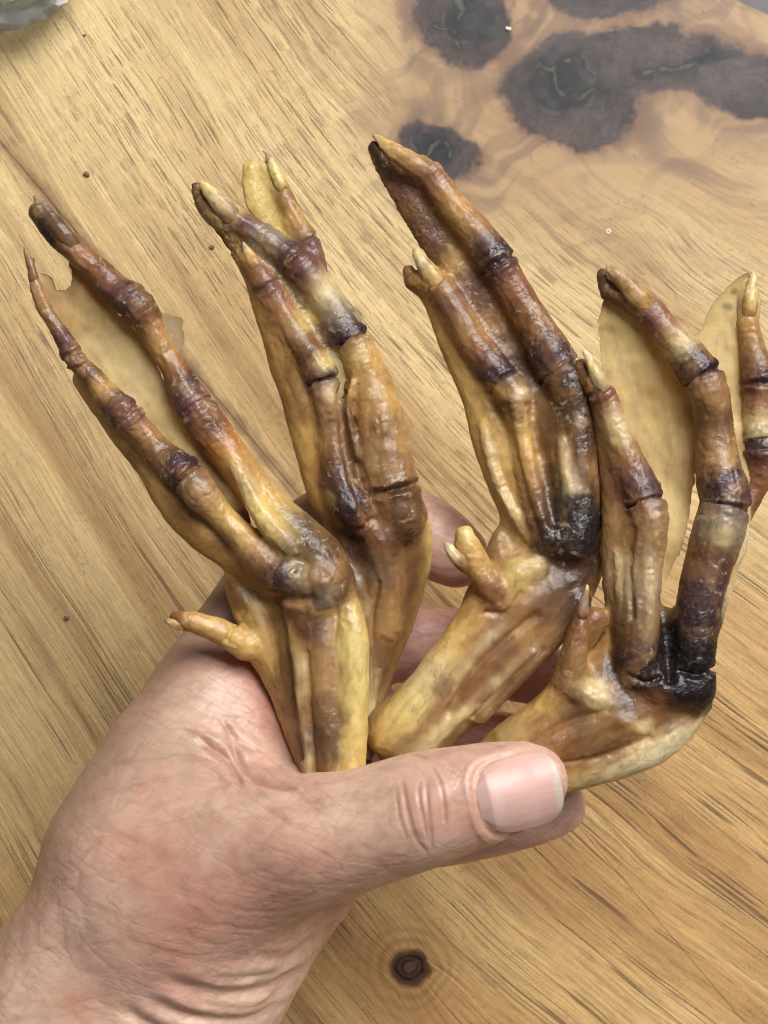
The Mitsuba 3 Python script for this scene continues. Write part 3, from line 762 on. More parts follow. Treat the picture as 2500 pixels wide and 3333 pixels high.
def foot_two():
    k = 'duck_foot_001'
    A = [(808, 842, 3, 26, 'rust'), (825, 868, 3, 38, 'rust'), (851, 902, 3.2, 43, 'red'), (872, 935, 3.4, 40, 'purple', .5), (905, 990, 3.2, 45, 'red'), (948, 1068, 3.5, 48, 'tan'), (998, 1143, 4, 50, 'brown'), (1045, 1215, 4.8, 53, 'plum'),
         (1052, 1240, 4.6, 50, 'plum', 1.1), (1064, 1284, 5.2, 48, 'knob'), (1078, 1380, 4.2, 48, 'tan'), (1093, 1493, 4, 56, 'brown'), (1115, 1606, 4.6, 62, 'dark'), (1150, 1655, 5.2, 62, 'plum'), (1178, 1700, 4.6, 52, 'plum')]
    B = [(640, 612, 1.5, 20, 'dark'), (668, 655, 2, 32, 'dark'), (705, 700, 2.6, 38, 'olive'), (745, 706, 3, 44, 'cream', .8), (791, 732, 3, 44, 'purple'), (867, 782, 3, 49, 'grey'), (935, 829, 3.2, 52, 'plum'),
         (965, 852, 3.4, 52, 'purple', .9), (990, 880, 3.8, 56, 'purple'), (1040, 945, 3, 56, 'cream'), (1093, 1025, 3, 61, 'grey'), (1125, 1080, 3.2, 64, 'plum'), (1146, 1115, 3.2, 62, 'plum', 1.1), (1172, 1160, 3.8, 62, 'amber'),
         (1195, 1220, 3, 68, 'honey'), (1222, 1320, 3, 80, 'honey'), (1242, 1430, 3, 88, 'tan'), (1262, 1530, 3, 90, 'tan'), (1278, 1590, 3, 88, 'brown', 1.1), (1300, 1680, 2.4, 92, 'brown')]
    C2 = [(880, 552, 0, 18, 'yellow'), (900, 590, 0, 27, 'yellow'), (927, 645, 0, 32, 'rust'), (950, 700, 0, 36, 'honey'), (972, 739, 0, 38, 'honey'), (1000, 790, 0, 40, 'purple', .6), (1022, 845, .4, 37, 'purple'), (1035, 900, .6, 34, 'red'), (1050, 960, .6, 34, 'tan')]
    prims = [
        Plate('shank', [(1010, 1636), (1055, 1688), (1050, 1760), (1060, 1900), (1070, 2200), (1090, 2600), (1190, 2600), (1200, 2420), (1216, 2320), (1281, 2190), (1326, 2070), (1356, 1962), (1375, 1884), (1392, 1778), (1371, 1688), (1341, 1597), (1305, 1507), (1255, 1356), (1200, 1230), (1110, 1290), (1090, 1450)], -1.5, 5.2, 'brown', 2),
        Chain('shank', [(1365, 1660, -3, 26, 'amber'), (1368, 1760, -3.5, 40, 'yellow'), (1350, 1880, -3.5, 42, 'yellow'), (1310, 2010, -3, 40, 'amber'), (1255, 2140, -3, 38, 'honey'), (1215, 2280, -2, 36, 'amber'), (1170, 2480, -2, 36, 'olive')], 1.2),
        Chain('shank', [(1110, 1840, 2, 20, 'pale'), (1160, 1900, 2.4, 24, 'cream'), (1190, 2000, 2, 26, 'tan'), (1200, 2200, 1.6, 28, 'cream'), (1195, 2450, 1.6, 26, 'olive')], 1.0),
        Chain('shank', [(1240, 1760, 3, 70, 'brown'), (1250, 1880, 2, 60, 'tan'), (1250, 2040, 1, 50, 'honey')], 1.4),
        Plate('toe', [(770, 840), (791, 900), (816, 990), (853, 1103), (876, 1201), (914, 1291), (933, 1374), (955, 1457), (982, 1570), (1012, 1640), (1060, 1692), (1150, 1722), (1150, 1500), (1080, 1300), (1040, 1200), (960, 1060), (880, 930), (805, 838)], 1.6, 3.2, 'honey', 1.5),
        Chain('toe', A, 1.1),
        Plate('toe_001', [(642, 625), (700, 742), (765, 838), (850, 912), (935, 1010), (1020, 1130), (1085, 1270), (1110, 1330), (1170, 1250), (1110, 1090), (1010, 940), (890, 830), (780, 770), (700, 700)], 2.2, 1.3, 'olive', 1.2, scaly=1.0),
        Chain('toe_001', B, 1.3),
        Plate('toe_001', [(1235, 1220), (1258, 1290), (1290, 1420), (1318, 1520), (1300, 1560), (1240, 1500), (1200, 1300)], 0, 2.4, 'amber', 1.2),
        Plate('web_001', [(800, 520), (784, 545), (788, 630), (806, 690), (838, 735), (872, 772), (940, 822), (1000, 840), (1000, 790), (960, 720), (925, 640), (897, 580), (878, 535), (856, 515), (842, 532), (822, 516)], -0.2, 0.9, 'yellow', 1.2, scaly=.45),
        Chain('toe_002', C2, 1.0),
        Chain('toe_001', [(1150, 1240, 6, 10, 'amber'), (1130, 1340, 5.6, 14, 'brown'), (1160, 1480, 5.4, 16, 'brown')], .8),
    ]
    blot = [(1150, 1680, 50, 'black', .7), (1075, 1290, 26, 'cream', .7), (1175, 1165, 30, 'cream', .5), (1240, 1380, 60, 'brown', .4), (1200, 1500, 50, 'cream', .3), (1260, 1480, 50, 'plum', .35), (1225, 1290, 40, 'tan', .4), (1270, 1600, 60, 'dark', .5), (1110, 1560, 50, 'plum', .5),
            (1230, 1720, 110, 'brown', .6), (1200, 1850, 110, 'rust', .5), (1180, 1950, 120, 'dark', .35), (1150, 2200, 120, 'brown', .5), (1240, 1740, 80, 'rust', .6), (1160, 1790, 50, 'dark', .7), (1110, 1900, 70, 'dark', .6), (1230, 1850, 60, 'grey', .4), (1280, 1800, 60, 'brown', .6), (1180, 1980, 40, 'cream', .45), (1250, 2030, 60, 'tan', .6),
            (1290, 1720, 60, 'dark', .45), (1210, 1640, 50, 'dark', .4), (1225, 2150, 50, 'brown', .5), (1200, 2350, 40, 'olive', .5), (950, 1330, 60, 'brown', .5), (1000, 1450, 60, 'amber', .5), (960, 1200, 60, 'brown', .5), (1000, 1040, 45, 'yellow', .7), (1060, 1170, 40, 'yellow', .8), (760, 800, 60, 'honey', .5), (1270, 1300, 40, 'amber', .5), (1305, 1450, 34, 'honey', .6),
            (1080, 1380, 40, 'brown', .5), (1050, 1630, 40, 'amber', .5)]
    claws = [('toe', [(788, 779, 4, 3, 'pale'), (796, 800, 4, 10, 'cream'), (812, 832, 4, 19, 'amber'), (830, 862, 4.4, 26, 'honey')]),
             ('toe_001', [(645, 583, 4, 4, 'pale'), (668, 606, 4.4, 18, 'yellow'), (700, 645, 4.6, 31, 'cream'), (742, 692, 4.6, 38, 'olive')]),
             ('toe_002', [(848, 496, 0, 3, 'pale'), (866, 494, 0.6, 8, 'pale'), (880, 525, 1, 16, 'cream'), (900, 575, 1.2, 23, 'yellow'), (915, 610, 1, 24, 'amber')])]
    grooves = [([(1110, 1280), (1120, 1420), (1150, 1560), (1200, 1700)], 12, .9), ([(1215, 1600), (1280, 1598), (1340, 1580)], 8, .7), ([(1120, 1730), (1180, 1725), (1215, 1690)], 9, .6), ([(1230, 1900), (1210, 2050), (1230, 2180)], 10, .5)]
    build_foot(k, 'second dried duck foot from the left, with grey purple middle toe and yellow web', prims, blot, claws, grooves, 23)
    build_web(f'{k}__web', [(646, 640), (662, 690), (710, 765), (765, 838), (850, 905), (950, 1075), (1035, 1210), (1072, 1290), (1100, 1340), (1125, 1260), (1140, 1180), (1100, 1050), (1000, 910), (870, 800), (740, 720), (680, 660)],
              [(650, 660, 1), (765, 840, .5), (900, 1000, 3.2), (1060, 1280, 4), (1130, 1180, 4), (1040, 960, 3), (870, 800, 2.6), (740, 720, 2), (960, 980, 1.6)], 'dusk', thick=.5,
              stains=[(700, 730, 70, 'honey', .7), (900, 860, 90, 'grey', .6), (1000, 960, 80, 'grey', .6), (930, 990, 45, 'yellow', .9), (1010, 1100, 55, 'yellow', .9), (1075, 1230, 60, 'yellow', .9), (1100, 1120, 40, 'grey', .7)], seed=5, ruffle=.7)

def foot_three():
    k = 'duck_foot_002'
    A = [(1328, 878, 4, 16, 'rust'), (1342, 918, 4.2, 25, 'rust'), (1385, 915, 4.8, 42, 'honey'), (1424, 926, 5.6, 48, 'honey', .9), (1459, 972, 6, 50, 'purple'), (1508, 1062, 6, 52, 'tan'), (1557, 1137, 6, 54, 'red'), (1606, 1202, 6.2, 57, 'plum'),
         (1640, 1246, 6.4, 55, 'plum', 1.1), (1676, 1298, 7.4, 56, 'knob'), (1695, 1408, 6, 46, 'amber'), (1720, 1530, 6, 48, 'honey'), (1750, 1650, 6, 50, 'brown'), (1790, 1760, 6, 60, 'dark')]
    B = [(1222, 480, 4, 24, 'dark'), (1262, 520, 4.4, 36, 'brown'), (1320, 545, 4.8, 42, 'brown'), (1384, 556, 5, 47, 'tan', .9), (1419, 597, 5.2, 48, 'red'), (1475, 675, 5, 52, 'honey'), (1532, 741, 5, 56, 'tan'), (1588, 808, 5.5, 60, 'plum'), (1622, 858, 5.8, 60, 'plum', .9),
         (1654, 915, 5.2, 57, 'red'), (1703, 1000, 5, 60, 'rust'), (1752, 1085, 5, 66, 'brown'), (1796, 1160, 5.6, 71, 'plum'), (1822, 1204, 5.4, 68, 'plum', 1.2), (1846, 1250, 5.8, 70, 'dark'), (1864, 1330, 5, 74, 'brown'), (1872, 1450, 5, 78, 'brown'), (1874, 1560, 5, 78, 'tan'), (1872, 1660, 5, 84, 'dark'), (1860, 1760, 5, 88, 'black')]
    prims = [
        Plate('toe_001', [(1202, 500), (1231, 572), (1272, 645), (1305, 702), (1353, 783), (1390, 835), (1470, 960), (1560, 1120), (1640, 1250), (1700, 1300), (1760, 1290), (1780, 1180), (1720, 1080), (1640, 930), (1560, 800), (1460, 680), (1380, 570), (1280, 520), (1225, 470)], 2.8, 1.7, 'brown', 1.3, scaly=.55),
        Plate('toe', [(1312, 862), (1339, 932), (1388, 1004), (1420, 1109), (1453, 1190), (1508, 1312), (1524, 1393), (1549, 1491), (1597, 1613), (1640, 1712), (1700, 1778), (1760, 1790), (1750, 1600), (1700, 1400), (1670, 1270), (1600, 1180), (1500, 1040), (1420, 920)], 3.2, 3.0, 'amber', 1.5),
        Plate('shank', [(1690, 1290), (1760, 1260), (1900, 1280), (1950, 1500), (1966, 1700), (1962, 1860), (1800, 1860), (1690, 1780), (1735, 1600)], 3, 5, 'brown', 1.8),
        Plate('shank', [(1612, 1712), (1650, 1770), (1720, 1790), (1950, 1780), (1958, 1900), (1862, 2055), (1840, 2086), (1732, 2195), (1660, 2258), (1545, 2370), (1490, 2400), (1400, 2500), (1270, 2540), (1235, 2470), (1198, 2375), (1192, 2325), (1330, 2220), (1413, 2108), (1488, 2003), (1520, 1915), (1560, 1850)], 3, 5.6, 'tan', 2),
        Chain('shank', [(1255, 2400, 5, 56, 'amber'), (1320, 2320, 6, 60, 'yellow'), (1400, 2210, 6, 56, 'cream'), (1480, 2090, 6, 46, 'amber'), (1560, 1980, 6, 46, 'honey')], 1.5),
        Chain('shank', [(1320, 2500, 6, 40, 'olive'), (1420, 2395, 6.6, 30, 'cream'), (1520, 2310, 7, 20, 'cream'), (1600, 2235, 7, 14, 'cream'), (1716, 2125, 6.6, 12, 'tan')], .9),
        Chain('shank', [(1462, 2290, 7.4, 12, 'tan'), (1490, 2212, 7.6, 12, 'cream'), (1550, 2130, 7.6, 12, 'cream'), (1610, 2060, 7.4, 12, 'pale'), (1660, 2020, 7, 10, 'tan')], .7),
        Chain('shank', [(1560, 2330, 6, 30, 'tan'), (1690, 2190, 6.4, 32, 'brown'), (1800, 2080, 6, 34, 'tan'), (1880, 1960, 6, 44, 'dark')], 1.2),
        Chain('toe', A, 1.1),
        Chain('toe_001', B, 1.3),
        Chain('toe', [(1573, 1383, 5.3, 14, 'amber'), (1592, 1480, 5.6, 15, 'cream'), (1630, 1600, 5.7, 16, 'cream'), (1690, 1700, 5.8, 18, 'cream'), (1725, 1755, 5.6, 16, 'amber')], .9),
        Chain('shank', [(1830, 1440, 8, 12, 'cream'), (1838, 1540, 8.4, 16, 'cream'), (1850, 1620, 8.4, 14, 'pale'), (1835, 1700, 8, 10, 'tan')], .8),
        Chain('hind_toe', [(1512, 1745, 8.4, 34, 'yellow'), (1522, 1780, 8.4, 43, 'amber'), (1562, 1855, 7.6, 46, 'honey'), (1604, 1925, 7, 50, 'rust'), (1640, 1970, 6, 40, 'red')], 1.0),
        Chain('shank', [(1660, 1940, 6.6, 40, 'amber'), (1680, 1870, 6.8, 44, 'yellow'), (1740, 1850, 6.6, 40, 'cream')], 1.2),
    ]
    blot = [(1880, 1640, 95, 'black', .7), (1860, 1330, 80, 'dark', .6), (1900, 1450, 60, 'dark', .5), (1780, 1560, 60, 'dark', .5), (1880, 1680, 70, 'black', .8), (1820, 1730, 70, 'black', .7), (1900, 1790, 90, 'black', .85), (1840, 1830, 80, 'dark', .7), (1900, 1880, 80, 'dark', .7), (1780, 1660, 40, 'dark', .6), (1845, 1245, 45, 'black', .7),
            (1850, 1570, 40, 'cream', .7), (1810, 1480, 30, 'tan', .5), (1920, 1400, 50, 'dark', .6), (1900, 1560, 50, 'dark', .6), (1590, 1940, 50, 'rust', .7), (1560, 1830, 40, 'amber', .5), (1830, 1930, 90, 'dark', .6), (1720, 2010, 60, 'rust', .5), (1580, 2150, 50, 'rust', .6), (1780, 1980, 70, 'brown', .7), (1700, 2060, 50, 'honey', .5),
            (1540, 2240, 60, 'rust', .7), (1640, 2100, 50, 'brown', .6), (1440, 2230, 40, 'brown', .6), (1330, 2430, 60, 'olive', .5), (1290, 2330, 50, 'yellow', .5), (1260, 2480, 40, 'tan', .5), (1500, 2340, 40, 'cream', .5), (1620, 2180, 30, 'dark', .4),
            (1690, 1285, 26, 'pale', .7), (1600, 1300, 60, 'honey', .7), (1480, 1150, 60, 'honey', .5), (1640, 1330, 40, 'brown', .7), (1660, 1560, 40, 'honey', .6), (1500, 850, 60, 'honey', .5), (1330, 640, 60, 'rust', .6), (1250, 540, 50, 'dark', .6),  # first, pale spot: highlight painted on the toe knuckle
            (1480, 860, 50, 'amber', .35), (1600, 1050, 50, 'honey', .45), (1400, 740, 50, 'purple', .5), (1300, 620, 60, 'purple', .5), (1520, 930, 40, 'purple', .35), (1690, 1180, 50, 'dark', .6), (1640, 1730, 40, 'dark', .5)]
    claws = [('toe', [(1338, 803, 6, 3, 'pale'), (1352, 820, 6.4, 14, 'yellow'), (1375, 855, 6.8, 27, 'cream'), (1412, 905, 7, 38, 'amber')]),
             ('toe_001', [(1207, 440, 5, 4, 'pale'), (1225, 446, 5.4, 12, 'cream'), (1262, 478, 6, 26, 'amber'), (1315, 515, 6.4, 36, 'honey'), (1372, 550, 6.4, 41, 'tan')]),
             ('hind_toe', [(1440, 1753, 9.6, 3, 'pale'), (1455, 1776, 9.8, 14, 'pale'), (1478, 1808, 10, 24, 'cream'), (1500, 1830, 9.6, 26, 'tan')])]
    grooves = [([(1640, 1330), (1665, 1450), (1700, 1600), (1745, 1740)], 12, .6), ([(1720, 1330), (1760, 1500), (1800, 1700)], 16, 1.0), ([(1580, 1990), (1640, 1990), (1690, 1930)], 9, .5), ([(1460, 2310), (1540, 2180), (1640, 2080), (1740, 2000)], 14, .7), ([(1540, 2330), (1660, 2210), (1760, 2110)], 10, .6)]
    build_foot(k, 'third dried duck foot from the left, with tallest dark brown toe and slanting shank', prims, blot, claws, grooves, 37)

def foot_four():
    k = 'duck_foot_003'
    A = [(1890, 1185, 8, 20, 'rust'), (1908, 1235, 8.4, 28, 'rust'), (1938, 1244, 9, 38, 'honey'), (1952, 1270, 9, 40, 'purple', .7), (1975, 1305, 9, 42, 'red'), (2004, 1392, 9, 46, 'cream'), (2037, 1481, 9, 54, 'tan'), (2065, 1555, 9, 62, 'purple'), (2090, 1602, 9.6, 62, 'plum'), (2100, 1634, 9.6, 60, 'plum', 1.2),
         (2113, 1690, 10.2, 66, 'knob'), (2097, 1796, 9, 68, 'tan'), (2084, 1913, 9, 70, 'grey'), (2074, 2050, 9, 72, 'brown'), (2072, 2140, 9, 68, 'plum'), (2072, 2185, 8.4, 58, 'black')]
    B = [(1962, 895, 6, 22, 'dark'), (1985, 950, 6.4, 32, 'brown'), (2040, 965, 7.4, 42, 'brown'), (2085, 990, 8, 48, 'tan', .6), (2110, 1010, 8, 48, 'purple'), (2151, 1058, 8, 52, 'red'), (2208, 1123, 8, 58, 'cream'), (2258, 1186, 8.6, 66, 'plum'), (2286, 1228, 8.6, 66, 'plum', 1.1), (2306, 1278, 9, 68, 'tan'),
         (2322, 1367, 8, 64, 'brown'), (2332, 1480, 8, 70, 'tan'), (2346, 1562, 8.6, 80, 'plum'), (2362, 1618, 9, 82, 'plum'), (2360, 1650, 9, 80, 'plum', 1.1), (2345, 1710, 9.4, 86, 'grey'), (2318, 1800, 9, 82, 'brown'), (2290, 1900, 9, 78, 'plum'), (2268, 2020, 9, 75, 'plum'), (2258, 2120, 9, 72, 'black'), (2256, 2175, 8.6, 68, 'black', .8), (2250, 2230, 7, 66, 'black')]
    C4 = [(2432, 930, 3, 24, 'yellow'), (2440, 985, 3, 38, 'cream'), (2432, 1050, 3, 38, 'honey'), (2448, 1130, 3, 42, 'tan'), (2470, 1218, 3.6, 58, 'plum'), (2472, 1245, 3.6, 56, 'plum', 1.1), (2472, 1300, 3.4, 54, 'red'), (2468, 1380, 3, 50, 'cream'), (2480, 1455, 3.6, 64, 'plum', .8), (2478, 1530, 3.2, 55, 'red'), (2450, 1600, 3, 40, 'rust'), (2415, 1680, 4, 34, 'brown')]
    prims = [
        Plate('shank', [(1972, 2040), (1930, 2104), (1850, 2140), (1803, 2211), (1717, 2297), (1560, 2400), (1480, 2560), (1560, 2640), (1825, 2568), (2001, 2529), (2105, 2489), (2200, 2418), (2264, 2340), (2311, 2270), (2318, 2150), (2150, 2150), (2020, 2150)], 5, 6, 'honey', 2),
        Chain('shank', [(2280, 2290, 6, 36, 'cream'), (2180, 2395, 6.6, 54, 'pale'), (2060, 2462, 6.8, 54, 'pale'), (1850, 2528, 6, 44, 'cream'), (1640, 2580, 5, 44, 'amber')], 1.6),
        Chain('shank', [(2080, 2190, 8, 62, 'black'), (2150, 2230, 8.4, 70, 'black'), (2250, 2235, 8, 80, 'black')], 1.4),
        Chain('shank', [(1850, 2210, 8.6, 50, 'tan'), (1910, 2260, 9.2, 44, 'cream'), (1980, 2300, 9.4, 30, 'cream')], 1.4),
        Chain('shank', [(1640, 2400, 7, 30, 'olive'), (1760, 2310, 8, 32, 'amber'), (1830, 2240, 8.6, 40, 'honey')], 1.2),
        Chain('shank', [(1960, 2320, 9.6, 20, 'rust'), (2040, 2350, 10, 22, 'honey'), (2090, 2370, 9.4, 24, 'cream')], 1.0),
        Plate('toe', [(1885, 1180), (1917, 1312), (1937, 1434), (1953, 1557), (1960, 1650), (1956, 1757), (1960, 1913), (1972, 1992), (1995, 2103), (2027, 2184), (2085, 2190), (2080, 1900), (2100, 1680), (2030, 1480), (1970, 1290), (1920, 1200)], 7, 3.2, 'tan', 1.6),
        Chain('toe', A, 1.2),
        Plate('toe_001', [(2090, 2010), (2150, 1960), (2225, 2000), (2215, 2200), (2085, 2200)], 6.6, 2.6, 'dark', 2.2),
        Chain('toe_001', B, 1.3),
        Chain('toe_001', [(2415, 1640, 6, 22, 'cream'), (2412, 1740, 6, 28, 'pale'), (2375, 1860, 6.2, 28, 'cream'), (2345, 1960, 6.4, 24, 'pale'), (2335, 2050, 6.4, 14, 'tan')], .9),
        Plate('toe_002', [(2384, 965), (2402, 908), (2432, 882), (2452, 900), (2455, 1000), (2412, 1060)], 2.4, 1.1, 'yellow', 1.0),
        Chain('toe_002', C4, 1.1),
        Chain('toe', [(2010, 1800, 9.4, 10, 'cream'), (2020, 1950, 10, 12, 'cream'), (2030, 2080, 10, 10, 'grey')], .7),
        Chain('toe', [(2110, 1780, 12, 12, 'grey'), (2112, 1900, 12, 14, 'pale'), (2108, 2030, 11.6, 14, 'cream'), (2100, 2120, 11.2, 12, 'grey')], .8),
        Chain('hind_toe', [(1896, 1985, 11, 26, 'red'), (1884, 2050, 10.8, 36, 'rust'), (1866, 2140, 10.4, 46, 'tan'), (1856, 2210, 9, 58, 'tan')], 1.0),
        Plate('hind_toe', [(1915, 1960), (1975, 1990), (1968, 2040), (1930, 2100), (1880, 2130), (1870, 2060)], 8, 2, 'rust', 1.0),
    ]
    blot = [(2200, 2230, 120, 'black', .9), (2280, 2260, 60, 'black', .8), (2080, 2170, 60, 'black', .7), (2140, 2120, 50, 'black', .8), (2030, 2190, 60, 'dark', .7), (2060, 2260, 80, 'dark', .7), (2100, 2290, 70, 'rust', .75), (2200, 2320, 60, 'rust', .6), (2010, 2290, 50, 'dark', .5),
            (1960, 2180, 50, 'dark', .6), (1920, 2240, 45, 'cream', .7), (1880, 2300, 60, 'brown', .6), (1830, 2380, 70, 'rust', .6), (1930, 2400, 90, 'dark', .6), (1850, 2300, 60, 'dark', .4), (1760, 2360, 60, 'rust', .5), (2000, 2380, 60, 'rust', .7), (1750, 2440, 60, 'brown', .5), (1860, 2450, 60, 'rust', .6), (2090, 2355, 34, 'cream', .5),
            (2150, 2350, 30, 'dark', .5), (2155, 2090, 60, 'black', .8), (2265, 1960, 90, 'plum', .8), (2260, 2060, 95, 'black', .7), (2245, 2150, 70, 'black', .8), (2300, 1840, 60, 'plum', .5), (2320, 1740, 40, 'cream', .6), (2230, 1850, 40, 'tan', .4), (2010, 1850, 50, 'cream', .4), (2050, 1990, 60, 'brown', .5), (2070, 1650, 40, 'red', .5), (1990, 1600, 40, 'rust', .6),
            (2270, 1360, 30, 'brown', .6), (2330, 1500, 40, 'honey', .5), (1985, 2150, 40, 'black', .6)]
    claws = [('toe', [(1887, 1140, 10, 3, 'pale'), (1902, 1145, 10, 8, 'pale'), (1926, 1185, 10.4, 20, 'yellow'), (1950, 1240, 10.6, 30, 'cream')]),
             ('toe_001', [(1966, 856, 8.4, 5, 'cream'), (1992, 880, 9, 20, 'cream'), (2030, 915, 9.4, 32, 'tan'), (2080, 970, 9.8, 40, 'honey')]),
             ('toe_002', [(2452, 867, 4, 3, 'pale'), (2450, 905, 4.2, 14, 'cream'), (2444, 950, 4.6, 24, 'yellow'), (2440, 1000, 4.6, 30, 'amber')]),
             ('hind_toe', [(1914, 1890, 12, 3, 'pale'), (1909, 1925, 12.3, 12, 'tan'), (1900, 1965, 12.4, 19, 'grey'), (1896, 1995, 12.2, 22, 'red')])]
    grooves = [([(2150, 1950), (2160, 2080), (2160, 2200)], 16, 1.4), ([(2190, 2170), (2250, 2185), (2320, 2170)], 9, .8), ([(2030, 2190), (2080, 2210), (2130, 2190)], 9, .7), ([(1700, 2420), (1830, 2340), (1960, 2300)], 12, .5), ([(1780, 2480), (1950, 2450), (2100, 2390)], 12, .5), ([(2040, 1720), (2030, 1850), (2040, 2000)], 9, .5)]
    build_foot(k, 'rightmost dried duck foot, with wide amber webs and a blackened ankle joint', prims, blot, claws, grooves, 53)
    build_web(f'{k}__web', [(1955, 930), (1966, 993), (1943, 1050), (1955, 1107), (1962, 1200), (2000, 1400), (2070, 1600), (2090, 1750), (2115, 1915), (2150, 1915), (2205, 1810), (2250, 1650), (2275, 1450), (2260, 1280), (2190, 1130), (2090, 1010), (2010, 950)],
              [(1950, 1000, 5), (1960, 1150, 4.5), (2020, 1450, 6), (2100, 1750, 7), (2130, 1910, 7.5), (2230, 1700, 7), (2280, 1450, 6), (2250, 1260, 6.5), (2080, 1010, 6.5), (2110, 1300, 3.5), (2160, 1550, 4)], 'membrane',
              stains=[(2000, 1080, 90, 'yellow', .5), (2100, 1300, 130, 'amber', .6), (2160, 1500, 110, 'honey', .4), (2160, 1800, 80, 'amber', .5), (2230, 1350, 50, 'honey', .5), (2000, 1000, 50, 'cream', .5)], seed=8, ragged=.5, ruffle=.9)
    build_web(f'{k}__web_001', [(2445, 880), (2405, 900), (2368, 935), (2320, 990), (2297, 1030), (2290, 1070), (2240, 1115), (2290, 1210), (2330, 1350), (2360, 1520), (2410, 1660), (2440, 1560), (2450, 1350), (2430, 1150), (2420, 1040), (2440, 950)],
              [(2440, 900, 3.4), (2300, 1030, 4), (2250, 1120, 6), (2320, 1330, 6), (2390, 1600, 5.5), (2440, 1400, 3), (2440, 1100, 3), (2370, 1150, 2.5), (2380, 1350, 2.5)], 'membrane',
              stains=[(2400, 940, 50, 'yellow', .5), (2370, 1000, 18, 'dark', .6), (2392, 945, 10, 'dark', .6), (2360, 1250, 60, 'honey', .5), (2390, 1450, 60, 'honey', .6)], seed=9, ragged=.4, ruffle=.9)

foot_one(); foot_two(); foot_three(); foot_four()

